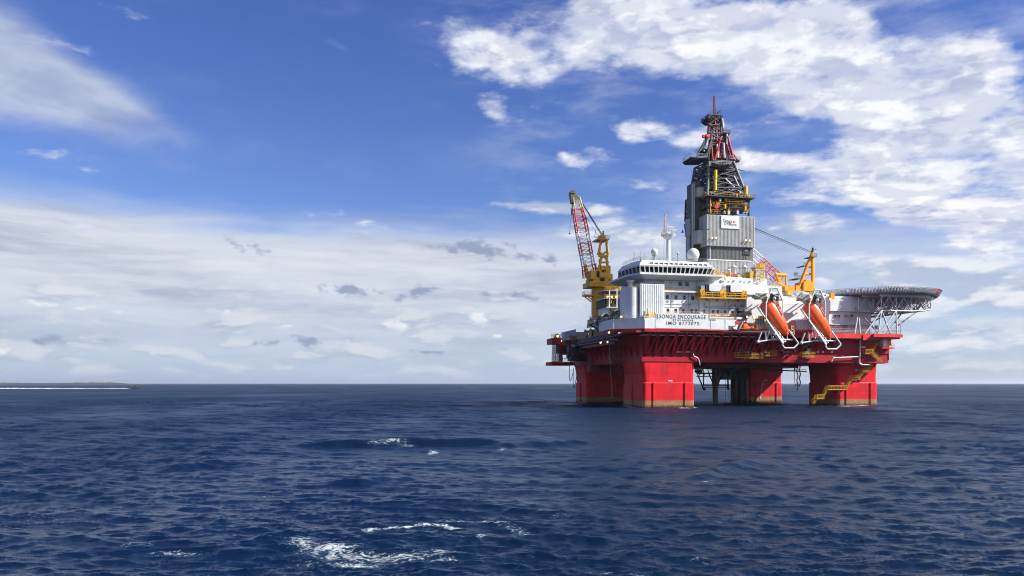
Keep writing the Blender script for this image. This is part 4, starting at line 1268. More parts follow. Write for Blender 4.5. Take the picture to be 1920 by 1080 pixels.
def vent(px, r, pyb, pyt, v, label):
    c = P(px, pyb, v); h = P(px, pyt, v).z - c.z
    t = thing('vent_stack', label, 'vent', (c.x, v, c.z), 'white vent stacks on the upper deck')
    mb = MB(); mb.lathe((c.x, v, c.z), [(r, 0), (r, h * .78), (r * 1.25, h * .8), (r * 1.25, h * .86), (r * .6, h * .93), (r * .5, h)], 16); part('stack', mb, WHITE2, t)
    mb = MB(); mb.box((c.x - r * 2.1, v - .5, c.z + h * .74), (c.x - r * .3, v + .5, c.z + h * .84)); part('hood', mb, GREY, t)
    mb = MB(); mb.box((c.x - r * .8, v - r * 1.3, c.z), (c.x + r * .8, v - r * .9, c.z + h * .25)); part('valve_box', mb, BRED if px < 1380 and px > 1370 else YEL, t)
vent(1366, .55, 520, 504, 6, 'shortest white vent stack, leftmost in front of the grey tower')
vent(1375.5, .85, 520, 497, 6, 'white vent stack with the red valve box at its foot')
vent(1395.5, .85, 520, 498, 6, 'white vent stack nearest the small lattice tower')
lt = thing('lattice_tower', 'small cream lattice tower with yellow top left of the crane boom', 'lattice tower', P(1422, 527, 4))
mb = MB(); mb.lattice(P(1421, 527, 4), P(1421, 503, 4), (3, 3), (2.6, 2.6), (0, 1, 0), 6, .16, .1); part('lattice', mb, mat('cream_steel', (.7, .6, .42), .5), lt)
mb = MB(); p = P(1421, 503, 4); mb.box((p.x - 2, 2.4, p.z), (p.x + 2, 5.6, p.z + .3)); mb.rail([(p.x - 2, 2.4, p.z + .3), (p.x + 2.2, 2.4, p.z + .3)], 1.1, .9, .08); mb.box((p.x - 3.4, 3, p.z - 3.5), (p.x - 1.6, 5, p.z - 1.3)); part('top_platform', mb, YEL2, lt)

# ---- deckhouse beneath the helideck
dh = thing('helideck_deckhouse', 'pale grey deckhouse under the helideck with tiny windows', 'deckhouse', (82, 14, ZD))
def dbox(px0, px1, py0, py1, v, d, m=WHITE, name='wall'):
    mb = MB(); fbox(mb, px0, px1, py0, py1, v, d); return part(name, mb, m, dh)
VD = 7.0
a0 = P(1556, 600, VD).x; a1 = 92.2
ztop = P(1600, 556, VD).z; zmid = P(1600, 584, VD).z; zl2 = P(1600, 609, VD).z
def curvebox(z0, z1, inset, name):
    mb = MB(); n = 14; front = []
    for k in range(n + 1):
        t = k / n; u = a0 + (a1 - a0) * t; v = VD + inset + 2.6 * (1 - math.cos(t * math.pi * .5)) 
        front.append((u, v))
    poly = front + [(a1, 30), (a0, 30)]
    mb.prism([(x, y, z0) for x, y in poly], (0, 0, z1 - z0)); part(name, mb, WHITE, dh)
curvebox(ZD, zl2, .9, 'lower_wall'); curvebox(zl2 + .01, zmid, .5, 'middle_wall'); curvebox(zmid + .01, ztop, -.3, 'upper_wall')
mb = MB(); 
for z1 in (zl2, ): mb.box((a0, VD - .4, z1 - .15), (a1 - 2, VD + .4, z1 + .1))
part('ledge', mb, LGREY, dh)
for px, py in ((1566, 592.5), (1573, 592.5), (1587, 592), (1597, 592)): window(px, py, VD + .45, .42, .42, dh)
for px, py in ((1586, 614), (1604, 615), (1643, 614)): 
    mb = MB(); fbox(mb, px - 3, px + 3, py - 4, py + 5, VD + .8, .1); part('door', mb, GREY, dh)
wx = thing('white_module', 'white box module with chamfered roof between the two orange lifeboats', 'module', (60, 1, ZD))
mb = MB(); a = P(1466, 570, -1); b = P(1508.5, 570, -1); zt2 = P(1487, 570, -1).z; zr2 = P(1487, 558, 1).z
mb.box((a.x, -1, ZD), (b.x, 9, zt2)); part('casing', mb, WHITE, wx)
mb = MB(); mb.hex([(a.x, -1.05, zt2 + .005), (b.x, -1.05, zt2 + .005), (b.x, 9, zt2 + .005), (a.x, 9, zt2 + .005), (a.x + .6, 1, zr2), (b.x - 2.2, 1, zr2), (b.x - 2.2, 8, zr2), (a.x + .6, 8, zr2)]); part('roof', mb, WHITE2, wx)
mb = MB(); c = P(1463, 577, -1.6); mb.lathe((c.x, -.3, c.z - 2.5), [(1.0, 0), (1.2, .5), (1.2, 4.4), (.9, 5.3), (.2, 5.8)], 16); part('tank', mb, mat('pink_white', (.72, .55, .47), .45), wx)
bd = thing('pipework_deckhouse', 'white deck structure with pipework behind the lifeboat davits', 'deckhouse', (70, 14, ZD))
mb = MB(); mb.box((P(1442, 560, 12).x, 12, ZD), (P(1556, 560, 12).x, 40, P(1500, 556, 12).z)); part('wall', mb, WHITE, bd)
mb = MB(); mb.box((P(1440, 545, 10).x, 10, P(1440, 565, 10).z), (P(1466, 545, 10).x, 16, P(1460, 536, 10).z)); part('casing', mb, WHITE2, bd)
mb = MB(); rr = random.Random(8)
for i in range(46):
    p = P(rr.uniform(1478, 1555), rr.uniform(549, 560), rr.uniform(9, 12)); s_ = rr.uniform(.15, .6)
    mb.box((p.x - s_ * 1.4, p.y - s_, p.z - s_ * .7), (p.x + s_ * 1.4, p.y + s_, p.z + s_ * .7))
part('pipework', mb, LGREY, bd, kind='stuff')
mb = MB(); fbox(mb, 1485, 1509, 545, 552, 12, 6); part('tank', mb, mat('grey_green_tank', (.30, .36, .36), .5), bd)
mb = MB(); mb.rail([P(1443, 537, 9), P(1470, 540, 9)], 1.2, 1.2, .07, 3); mb.box(P(1477, 553, 9), P(1483, 545, 10)); part('railing', mb, YEL2, bd)
ct = thing('striped_container', 'small pale ribbed container on the red deck between the lifeboats', 'container', P(1505, 618, -4))
mb = MB(); a = P(1494, 618, -5.0); b = P(1523, 618, -5.0); zt3 = P(1508, 599, -5.0).z
mb.box((a.x, -5.0, a.z), (b.x, -1.6, zt3)); corrugated(mb, a.x, b.x, -5.0, a.z + .2, zt3 - .1, .62, .22); part('casing', mb, WHITE2, ct)
mb = MB(); a2 = P(1487, 618, -4.4); mb.box((a2.x, -4.4, a2.z), (a.x - .02, -1.8, zt3 - .5)); part('end_cabinet', mb, mat('salmon_paint', (.62, .30, .20), .5), ct)
mb = MB(); a3 = P(1487, 622, -5); b3 = P(1525, 622, -5); mb.box((a3.x, -5.3, a.z - .9), (b3.x, -3.5, a.z - .01)); part('skid', mb, BRED, ct)
# ================================================================== DRILL TOWER
VT = 30.0
tw = thing('drilling_derrick', 'grey clad drilling tower with tapering dark lattice derrick and red top', 'derrick', (46, 38, ZD))
def tp(name, mb, m, **k): return part(name, mb, m, tw, **k)
uA = P(1325, 450, VT).x; uB = P(1415, 450, VT).x; uM = (uA + uB) / 2
zA = P(1370, 404, VT).z; zBm = P(1370, 462, VT).z; zCm = P(1370, 487, VT).z
uA0 = P(1319, 450, 34).x
mb = MB(); mb.box((uA, VT, zBm), (uB, VT + 15, zA)); corrugated(mb, uA, uB, VT, zBm, zA - .2, .55, .14); corrugated_v(mb, VT, VT + 15, uA, zBm, zA, .7, .12)
tp('upper_cladding', mb, CLAD)
mb = MB(); mb.box((uA + .5, VT + .9, zCm), (uB - .1, VT + 15, zBm - .01)); corrugated(mb, uA + .6, uB - 3.6, VT + .9, zCm, zBm - .1, .55, .1); tp('middle_cladding', mb, CLAD2)
mb = MB(); mb.box((uA + .6, VT + .4, ZD), (uB - 1.6, VT + 15, zCm - .4)); corrugated(mb, uA + .6, uB - 1.6, VT + .4, ZD, zCm - .5, .55, .1); tp('lower_cladding', mb, CLAD)
mb = MB(); mb.box((uA + .3, VT + .2, zCm - .4), (uB - 1.2, VT + 1, zCm)); mb.box((uA + 1.6, VT + .6, zCm), (uA + 1.85, VT + .88, zBm)); tp('flashing', mb, WHITE)
mb = MB(); fbox(mb, 1393, 1407, 464, 479, VT + .72, .4); tp('opening', mb, BLACK)
mb = MB(); fbox(mb, 1392.6, 1404, 475.6, 476.6, VT + .5, .2); fbox(mb, 1396, 1402, 468, 472, VT + .55, .15); mb.tube(P(1403, 476, VT + .3), P(1407, 489, VT + .3), .1, 4); tp('opening_frame', mb, DECKG)
# sign
sg = MB(); fbox(sg, 1352.5, 1386.5, 404.5, 428.5, VT - .45, .3); sgo = tp('sign_board', sg, WHITE2)
def tower_text(s, cx, cy, hpx, wpx, m, v=VT - .48):
    c = P(cx, cy, v)
    wm = P(cx + wpx / 2, cy, v).x - P(cx - wpx / 2, cy, v).x; hm = P(cx, cy - hpx / 2, v).z - P(cx, cy + hpx / 2, v).z
    o = text_part(s, c, 1.0, tw, m, wm, hm); o.rotation_euler = (R(90), R(2.5), 0)
tower_text('Songa', 1364.5, 414.2, 6.0, 16.5, LETTER); tower_text('Offshore', 1369.5, 420.5, 5.6, 23, LETTER)
mb = MB(); c = P(1377, 416.3, VT - .5); mb.prism([(c.x - .5, VT - .52, c.z - .5), (c.x + .6, VT - .52, c.z + .05), (c.x - .4, VT - .52, c.z + .45)], (0, .05, 0)); tp('emblem', mb, LOGORED)
for px, py in ((1335.5, 446), (1342.5, 446), (1398, 450.5), (1405.5, 451)): lamp_on(tw, P(px, py, VT - .9), .36)
mb = MB(); mb.tube(P(1322, 432, VT - 1), P(1328, 430, VT - 1), .12, 5); mb.ball(P(1328, 430, VT - 1), .3, 8, 6); tp('camera_arm', mb, BLACK)
# left flank: tall dark column, pods and doors
uL1 = P(1297, 400, 36).x; uL2 = P(1319, 400, 34).x
zTop = P(1305, 340, 36).z
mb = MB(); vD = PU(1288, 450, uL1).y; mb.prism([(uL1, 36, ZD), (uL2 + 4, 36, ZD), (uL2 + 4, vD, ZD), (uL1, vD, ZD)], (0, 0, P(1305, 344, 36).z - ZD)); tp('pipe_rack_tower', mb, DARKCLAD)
mb = MB(); za = P(1305, 345, 36).z; mb.prism([(uL1, 35.9, za), (uL2 - .4, 35.9, za), (uL2 - .4, 35.9, P(1318, 337, 36).z)], (0, vD - 37, 0)); tp('tower_cap', mb, CLAD2)
mb = MB(); mb.tube((uL1 + .9, 35.7, P(0, 445, 36).z if False else P(1303, 446, 36).z), (uL1 + .9, 35.7, za), .28, 6); mb.box((uL1 - .1, 35.6, P(1303, 520, 36).z), (uL1 + .5, 36, za)); tp('corner_trim', mb, CLAD)
mb = MB(); p = P(1305, 369, 35); q = P(1320, 353, 35); mb.box((p.x, 33.8, p.z), (q.x, 36, q.z)); corrugated(mb, p.x, q.x, 33.8, p.z, q.z, .5, .08); tp('pod', mb, CLAD)
mb = MB(); p = P(1306, 456, 33); q = P(1319.6, 433, 33); mb.box((p.x, 32, p.z), (q.x, 36, q.z)); corrugated(mb, p.x, q.x, 32, p.z, q.z, .5, .1); tp('pod', mb, CLAD)
mb = MB(); p = P(1306, 520, 34); q = P(1317, 458, 34); mb.box((p.x, 35.0, p.z), (q.x, 36.1, q.z)); tp('shaft', mb, mat('dark_brown_steel', (.06, .035, .02), .7))  # shaft in plain dark brown steel
# blue-grey wing with emblem at far left
wl = PU(1287, 450, uL1)
mb = MB(); pz0 = P(1292, 515, 44).z; mb.box((uL1 - .9, 37, P(1292, 447, 42).z), (uL1 - .02, vD, P(1292, 416, 42).z)); mb.box((uL1 - .5, 37.5, pz0), (uL1 - .03, vD, P(1292, 447.5, 42).z)); tp('side_wing', mb, mat('blue_grey_cladding', (.30, .34, .40), .5))
mb = MB()
c = Vector((uL1 - .95, 45, P(1292, 431, 42).z)); mb.prism([(c.x, 38.6, c.z - 1.5), (c.x, 39.8, c.z - 1.5), (c.x, 41, c.z + 1.8), (c.x, 39.8, c.z + 1.8)], (.05, 0, 0)); mb.prism([(c.x, 41, c.z - 1.5), (c.x, 43.2, c.z - 1.0), (c.x, 41.6, c.z + .3)], (.05, 0, 0)); tp('emblem', mb, LOGOBLUE)
mb = MB(); 
mb.lattice(P(1291, 415, 42), P(1294, 375, 42), (2.0, 2), (2.6, 2), (0, 1, 0), 5, .35, .22); mb.tube(P(1288, 378, 42), P(1297, 374, 42), .3, 5); mb.tube(P(1289, 380, 42), P(1290, 372, 42), .25, 5)
tp('side_truss', mb, BLACK)

# ---- derrick base frame between cladding and lattice, with yellow galleries
zG1 = P(1370, 366.5, VT).z; 
def gal(px0, px1, py, v, w, mleft=YEL2, h=1.3, slant=0.0):
    a = P(px0, py, v); b = P(px1, py + slant, v); z = (a.z + b.z) / 2
    mb = MB(); mb.box((a.x, v - w, z - .35), (b.x, v + 12, z)); mb.cur = 1
    mb.rail([(a.x, v + 10, z), (a.x, v - w, z), (b.x, v - w, z), (b.x, v + 10, z)], h, 1.3, .055, 2)
    for k in range(int((b.x - a.x) / 1.6)):
        if rr.random() < .3: x = a.x + .4 + k * 1.6; mb.box((x, v - w + .1, z + .1), (x + rr.uniform(.5, 1.3), v - w + .5, z + rr.uniform(.6, 1.6)))
    tp('gallery', mb, [BLACK, mleft])
gal(1326, 1413, 369, VT - .5, .8); gal(1330, 1402, 388, VT + .5, .6); gal(1328, 1350, 400, VT + .2, .4); gal(1361, 1396, 382, VT, .5)
mb = MB()
for px in (1327, 1404): 
    mb.tube((P(px, 400, VT + 1).x, VT + 1, zA), (P(px, 366, VT + 1).x, VT + 1, zG1), .55, 6); mb.tube((P(px, 400, VT + 1).x, VT + 13, zA), (P(px, 366, VT + 1).x, VT + 13, zG1), .5, 6)
tp('base_leg', mb, DSTEEL)
mb = MB(); rr = random.Random(21)
for i in range(95):
    p = P(rr.uniform(1331, 1402), rr.uniform(372, 402), rr.uniform(31, 43)); s_ = rr.uniform(.25, 1.0)
    mb.box((p.x - s_, p.y - s_, p.z - s_ * .5), (p.x + s_, p.y + s_, p.z + s_ * .5))
tp('drill_floor_gear', mb, BLACK, kind='stuff')
for col_, n_, sd in ((YEL, 16, 1), (LGREY, 14, 2), (BRED, 6, 3)):
    mb = MB(); r3 = random.Random(sd)
    for i in range(n_):
        p = P(r3.uniform(1331, 1402), r3.uniform(374, 401), VT + r3.uniform(-.2, 2)); s_ = r3.uniform(.2, .5)
        if r3.random() < .5: mb.box((p.x - s_, p.y - s_, p.z - s_ * 1.5), (p.x + s_, p.y + s_, p.z + s_ * 1.5))
        else: mb.tube(p, p + Vector((r3.uniform(-2, 2), 0, r3.uniform(-1.5, 1.5))), .14, 5)
    tp('drill_floor_fitting', mb, col_, kind='stuff')
for px, pt, pb in ((1359, 383, 391), (1397, 387, 395), (1332, 372, 398)):
    mb = MB(); a = P(px, pb, VT - .3); b = P(px, pt, VT - .3); mb.tube(a, b, .5 if px > 1340 else .2, 8); tp('yellow_cylinder', mb, YEL)
mb = MB(); a = P(1343, 395, VT); mb.tube(a, P(1343, 378, VT), .35, 6); mb.box((a.x - .8, VT - .3, a.z + 1), (a.x + .8, VT + .5, a.z + 2)); tp('red_post', mb, BRED)

# ---- main lattice: four heavy legs leaning in, cross braced
VC = VT + 7.5
def lv(py):      # half depth at a given height
    t = (366 - py) / (366 - 212); return 6.2 * (1 - t) + 1.6 * t
def legx(py):    # left/right picture columns of the front legs
    if py > 300:
        t = (370 - py) / 70.0; return 1326 + 3.5 * t, 1401 - 27 * t
    t = (300 - py) / 85.0; return 1329.5 + 3.0 * t, 1374 - 21 * t
def legp(py, side, back):
    l, r_ = legx(py); px = l if side < 0 else r_
    half = lv(py); v = VC + (half if back else -half)
    f = P(px, py, VC - half)
    u = f.x
    if back: 
        cu = P((l + r_) / 2, py, VC - half).x; u = cu + (f.x - cu) * 1.0 - (1.5 if side < 0 else 0)
    return Vector((u, v, f.z))
levels = [370, 352, 335, 318, 303]
def leg_part(p_levels, r, m, name):
    for side in (-1, 1):
        for back in (0, 1):
            mb = MB(); pts = [legp(y, side, back) for y in p_levels]
            for a, b in zip(pts[:-1], pts[1:]): mb.tube(a, b, r, 8)
            tp(name, mb, m)
leg_part(levels, .55, mat('leg_grey', (.16, .165, .17), .5), 'leg')
def braces(lvls, r, m, name='cross_brace'):
    mb = MB()
    for k, (ya, yb) in enumerate(zip(lvls[:-1], lvls[1:])):
        for c0, c1 in (((-1, 0), (1, 0)), ((-1, 1), (1, 1)), ((-1, 0), (-1, 1)), ((1, 0), (1, 1))):
            a0 = legp(ya, *c0); a1 = legp(ya, *c1); b0 = legp(yb, *c0); b1 = legp(yb, *c1)
            mb.tube(a0, b1, r, 5); mb.tube(a1, b0, r, 5); mb.tube(b0, b1, r, 5)
            m_ = (a0 + a1) / 2; mb.tube(m_, (a0 + b0) / 2, r * .6, 4); mb.tube(m_, (a1 + b1) / 2, r * .6, 4)
    tp(name, mb, m)
braces(levels, .32, DSTEEL)
braces([366, 343.5, 326, 310], .17, BLACK, 'inner_brace')
# travelling gear and yellow blocks inside
mb = MB(); 
for px, r_ in ((1352, .5), (1356, .35), (1349, .3), (1362, .3), (1366, .4), (1371, .25)): mb.tube(P(px, 369, VC), P(px - 1, 300, VC), r_, 6)
for i in range(22):
    p = P(rr.uniform(1338, 1385), rr.uniform(305, 366), VC + rr.uniform(-3, 3)); q = p + Vector((rr.uniform(-3, 3), rr.uniform(-2, 2), rr.uniform(-3, 3))); mb.tube(p, q, .16, 4)
tp('guide_rail', mb, BLACK)
for px, pt, pb, v in ((1341.5, 319, 335, VC - 6.5), (1341, 337, 357, VC - 6.5), (1398.5, 349, 364, VT)):
    mb = MB(); mb.tube(P(px, pb, v), P(px, pt, v), .62, 10); mb.tube(P(px - .8, pb + 3, v), P(px, pb, v), .3, 8); tp('hoist_cylinder', mb, mat('signal_yellow', (.80, .55, .01), .4))
# pale diagonal pipes on the right of the lattice
mb = MB()
for p_, q_ in (((1376, 330), (1394, 368)), ((1360, 335), (1392, 366)), ((1366, 352), (1369, 369)), ((1386, 357), (1397, 371)), ((1372, 352), (1374, 368))): mb.tube(P(*p_, VC - 5.6), P(*q_, VC - 5.6), .28, 6)
tp('pale_pipe', mb, LGREY)
# fingerboard platforms (left and right wings, middle box)
def wing(px0, px1, py, v, depth, name='platform_wing'):
    a = P(px0, py, v); b = P(px1, py, v); mb = MB()
    mb.hex([(a.x + 1.3, v, a.z - .9), (b.x, v, b.z - .9), (b.x, v + depth, b.z - .9), (a.x + 1.3, v + depth, a.z - .9), (a.x, v - .5, a.z), (b.x, v - .5, a.z), (b.x, v + depth, a.z), (a.x, v + depth, a.z)]) if px1 < 1350 else \
        mb.hex([(a.x, v, a.z - .9), (b.x - 1.3, v, a.z - .9), (b.x - 1.3, v + depth, a.z - .9), (a.x, v + depth, a.z - .9), (a.x, v - .5, a.z), (b.x, v - .5, a.z), (b.x, v + depth, a.z), (a.x, v + depth, a.z)])
    mb.cur = 1; mb.rail([(a.x, v + depth, a.z), (a.x, v - .5, a.z), (b.x, v - .5, a.z), (b.x, v + depth, a.z)], 1.5, 1.1, .07, 3)
    tp(name, mb, [BLACK, LGREY])
wing(1294, 1326, 295, VC - 4, 7); wing(1366, 1387, 300, VC - 4, 7); wing(1336, 1371, 308, VC - 7, 6)
wing(1318, 1334, 280, VC - 3, 6)
mb = MB(); mb.tube(P(1306, 294, VC - 3), P(1324, 258, VC - 3), .32, 6); mb.tube(P(1306, 340, VC - 2), P(1322, 300, VC - 2), .45, 6); mb.tube(P(1310, 340, VC + 3), P(1326, 300, VC + 3), .4, 6); mb.tube(P(1308, 322, VC), P(1326, 330, VC), .25, 5); mb.tube(P(1312, 318, VC), P(1322, 338, VC), .25, 5)
mb.tube(P(1303, 300, VC), P(1303, 380, VC), .05, 4)
tp('side_strut', mb, DSTEEL)
# red upper section
rl = [303, 285, 268, 250, 234, 216]
for i, (xb, xt) in enumerate(((1332, 1330), (1342, 1333), (1349, 1338), (1356, 1342), (1368, 1350))):
    mb = MB(); mb.tube(P(xb if i else 1326, 296 if i else 262, VC - 2 + i % 2 * 3), P(xt, 216, VC - 1.2 + i % 2 * 2.4), .34, 7); tp('upper_leg', mb, DEEPRED)
for k, (p_, q_) in enumerate((((1349, 296), (1339, 218)), ((1344, 290), (1344, 218)), ((1362, 300), (1355, 258)), ((1368, 302), (1358, 260)), ((1372, 306), (1361, 272)), ((1355, 306), (1346, 270)), ((1374, 309), (1368, 296)))):
    mb = MB(); mb.tube(P(*p_, VC - 2.5), P(*q_, VC - 2), .36 if k not in (3, 4) else .5, 7); tp('upper_leg', mb, DEEPRED)
mb = MB()
for ya, yb in zip(rl[:-1], rl[1:]):
    xa = 1328 + (303 - ya) * .02, 1372 - (303 - ya) * .24; xb = 1328 + (303 - yb) * .04, 1372 - (303 - yb) * .24
    for v in (VC - 2.4, VC + 2.4): mb.tube(P(xa[0], ya, v), P(xb[1], yb, v), .27, 5); mb.tube(P(xa[1], ya, v), P(xb[0], yb, v), .27, 5); mb.tube(P(xb[0], yb, v), P(xb[1], yb, v), .27, 5)
tp('upper_brace', mb, DSTEEL)
mb = MB()
for x_ in (1332.5, 1336.5, 1341, 1347, 1351): mb.tube(P(x_, 216, VC + 1), P(x_ + 1, 285, VC + 1), .26, 5)
tp('ladder_run', mb, BLACK)
mb = MB()
for p_, q_ in (((1344, 270), (1346, 296)), ((1356.5, 268), (1358.5, 296)), ((1363, 248), (1362.5, 270)), ((1354, 222), (1356, 240)), ((1321, 262), (1319, 284))): mb.tube(P(*p_, VC - 3), P(*q_, VC - 3), .38, 8)
tp('white_cylinder', mb, WHITE2)
mb = MB(); p = P(1324, 256, VC - 3); mb.ball(p, .9, 10, 8); mb.box((p.x - 1.5, p.y - .5, p.z - .5), (p.x + 1.6, p.y + .5, p.z + .5)); tp('sheave', mb, BRED)
mb = MB(); a = P(1355, 250, VC - 2); b = P(1366, 250, VC - 2); mb.box((a.x, VC - 3.5, a.z - .4), (b.x, VC, a.z)); mb.rail([(a.x, VC - 3.5, a.z), (b.x, VC - 3.5, a.z)], 1.0, .8, .06); mb.box((a.x + .5, VC - 3, a.z - 4), (a.x + 2, VC - 1, a.z)); tp('side_landing', mb, BLACK)
for p_, q_, r_ in (((1318, 284), (1326, 258), .42), ((1322, 300), (1333, 262), .5), ((1364, 256), (1376, 302), .55), ((1372, 285), (1386, 304), .45), ((1333, 262), (1336, 300), .4), ((1350, 262), (1340, 300), .42), ((1328, 300), (1334, 250), .36)):
    mb = MB(); mb.tube(P(*p_, VC - 3), P(*q_, VC - 3.4), r_, 7); tp('outer_leg', mb, DEEPRED if p_[0] > 1345 or p_[1] < 270 else DSTEEL)
mb = MB(); 
for x0_, x1_, y0_, y1_, v_ in ((1324, 1340, 286, 304, 0), (1340, 1366, 296, 307, 0), (1328, 1346, 306, 322, 2), (1330, 1337, 262, 286, 1), (1352, 1360, 262, 274, 1)):
    a_ = P(x0_, y1_, VC + v_); b_ = P(x1_, y0_, VC + v_); mb.box((a_.x, VC + v_ - .8, a_.z), (b_.x, VC + v_ + .8, b_.z))
tp('fingerboard_block', mb, BLACK, kind='stuff')
mb = MB(); r5 = random.Random(31)
for i in range(60):
    y_ = r5.uniform(228, 364); t_ = (y_ - 222) / 145; xl = 1331 - 6 * t_; xr = 1353 + 42 * t_ ** 1.2; p = P(r5.uniform(xl, xr), y_, VC + r5.uniform(-3, 3)); L_ = r5.uniform(1, 3.4)
    a_ = r5.choice((0, 0, .8, -.8, 1.57)); mb.tube(p, p + Vector((L_ * math.sin(a_), 0, L_ * math.cos(a_))), r5.uniform(.1, .24), 5)
tp('lattice_fitting', mb, BLACK, kind='stuff')
# crown
a = P(1326, 222, VC - 2.6); b = P(1355, 224, VC - 2.6)
mb = MB(); mb.hex([(a.x + 1.2, VC - 2, a.z - 1.1), (b.x - 1.0, VC - 2, a.z - 1.1), (b.x - 1, VC + 2, a.z - 1.1), (a.x + 1.2, VC + 2, a.z - 1.1), (a.x, VC - 2.6, a.z + .2), (b.x, VC - 2.6, a.z + .2), (b.x, VC + 2.6, a.z + .2), (a.x, VC + 2.6, a.z + .2)])
mb.box((a.x - 1, VC - .3, a.z + .1), (b.x + .8, VC + .3, a.z + .35)); mb.rail([(a.x, VC - 2.6, a.z + .2), (b.x, VC - 2.6, a.z + .2), (b.x, VC + 2.6, a.z + .2), (a.x, VC + 2.6, a.z + .2), (a.x, VC - 2.6, a.z + .2)], 1.3, .8, .07, 3)
for i in range(10):
    x = a.x + .8 + i * (b.x - a.x - 1.6) / 9; mb.box((x - .25, VC - 1.5, a.z), (x + .25, VC + 1, a.z + rr.uniform(.6, 2.4)))
for x in (1329, 1332, 1350, 1352): mb.tube(P(x, 222, VC - 2), P(x, 210, VC - 2), .06, 4)
tp('crown_platform', mb, BLACK)
mb = MB(); mb.lattice(P(1339.5, 220, VC), P(1339.3, 180, VC), (.8, .8), (.45, .45), (0, 1, 0), 12, .09, .06); tp('top_mast', mb, mat('faded_red', (.30, .07, .07), .5))
mb = MB(); mb.tube(P(1344, 216, VC - 1), P(1347, 210, VC - 1), .3, 6); mb.tube(P(1345, 210.5, VC - 1), P(1351.5, 206.5, VC - 1), .16, 5); mb.tube(P(1347, 209, VC - 1), P(1352, 207, VC - 1), .1, 5); tp('crown_davit', mb, BLACK)

# ================================================================== CRANES
def boom(parent, a, b, up, wa, wb, wm, sections, n_each, cols, rc=.17, rb=.08, ends=(.12, .9)):
    a = Vector(a); b = Vector(b)
    for k in range(sections):
        t0, t1 = k / sections, (k + 1) / sections
        def w(t):
            if t < ends[0]: s_ = t / ends[0]; return tuple(wa[i] + (wm[i] - wa[i]) * s_ for i in (0, 1))
            if t > ends[1]: s_ = (t - ends[1]) / (1 - ends[1]); return tuple(wm[i] + (wb[i] - wm[i]) * s_ for i in (0, 1))
            return wm
        mb = MB(); mb.lattice(a.lerp(b, t0), a.lerp(b, t1 - .004), w(t0), w(t1), up, n_each, rc, rb)
        part('boom_section', mb, cols[k % len(cols)], parent)

RW = mat('boom_white', (.72, .70, .66), .45, var=.08); RR_ = mat('boom_red', (.62, .05, .03), .45, var=.12)
VCR = 62.0
cl = thing('pedestal_crane', 'tall yellow pedestal crane with red and white lattice boom, left of the bridge', 'crane', (P(1122, 610, VCR).x, VCR, ZD))
cx = P(1122, 600, VCR).x
zp = P(1122, 542, VCR).z; z5 = P(1122, 604, VCR).z
def zcr(py): return P(1122, py, VCR).z
mb = MB(); mb.tube((cx, VCR, zcr(606)), (cx, VCR, zcr(536)), P(1134.5, 0, VCR).x - cx, 28); mb.tube((cx, VCR, zcr(537)), (cx, VCR, zcr(534)), (P(1134.5, 0, VCR).x - cx) * 1.06, 28); part('pedestal', mb, YEL, cl)
mb = MB(); # flared foot walkway winding round
a = P(1104, 606, VCR - 2.8); mb.prism([P(1103, 600, VCR - 3), P(1103, 607, VCR - 3), P(1112, 606, VCR - 3), P(1138, 590, VCR - 3), P(1138, 583, VCR - 3), P(1131, 584, VCR - 3), P(1110, 597, VCR - 3)], (0, 1.2, 0)); part('winding_walkway', mb, YEL, cl)
mb = MB(); r_ = P(1134.5, 0, VCR).x - cx
pl = P(1094, 556, VCR).x
mb.box((pl, VCR - 2, zcr(556)), (cx, VCR + 2, zcr(553.5))); mb.box((cx, VCR - 4.4, zcr(553)), (cx + r_ + 3, VCR + 3, zcr(551)))
mb.tube((pl + 1, VCR - 1.5, zcr(556)), (cx - r_ + .2, VCR - 1.5, zcr(565)), .25, 6); mb.tube((pl + 1, VCR + 1.5, zcr(556)), (cx - r_ + .2, VCR + 1.5, zcr(565)), .25, 6)
mb.rail([(cx - r_, VCR - 2, zcr(553.5)), (pl, VCR - 2, zcr(553.5)), (pl, VCR + 2, zcr(553.5))], 1.3, 1.0, .06); mb.rail([(cx - 1, VCR - 4.3, zcr(551)), (cx + r_ + 3, VCR - 4.3, zcr(551))], 1.3, 1, .06)
part('ring_platform', mb, YEL, cl)
mb = MB(); mb.tube((cx + .3, VCR, zcr(537)), (cx + .3, VCR, zcr(533)), 3.4, 24); part('slew_ring', mb, DSTEEL, cl)
# machinery house in several blocks
for k, (x0, x1, y0, y1, v, d) in enumerate(((1108, 1118, 507, 523, -5.2, 5), (1125, 1136, 511, 520, -5.6, 4), (1127, 1145, 498, 506, -4, 6), (1112, 1146, 520, 534, -4.6, 9), (1118, 1128, 506, 521, -4.2, 7), (1136, 1145, 506, 532, -4.4, 8), (1141, 1148, 522, 541, -4.6, 7))):
    mb = MB(); fbox(mb, x0, x1, y0, y1, VCR + v, d); part('machinery_house', mb, YEL, cl)
mb = MB(); fbox(mb, 1126, 1134, 521.5, 527, VCR - 4.9, .4); fbox(mb, 1119, 1124, 508, 519, VCR - 4.4, .3); fbox(mb, 1109.5, 1111, 508, 534, VCR - 4.8, .3); part('house_opening', mb, BLACK, cl)
mb = MB(); mb.rail([P(1106, 535, VCR - 5.2), P(1149, 536, VCR - 5.2)], 1.3, 1.0, .08); mb.box(P(1106, 536.5, VCR - 5.2), P(1149, 534.8, VCR + 4)); part('house_walkway', mb, YEL, cl)
mb = MB()
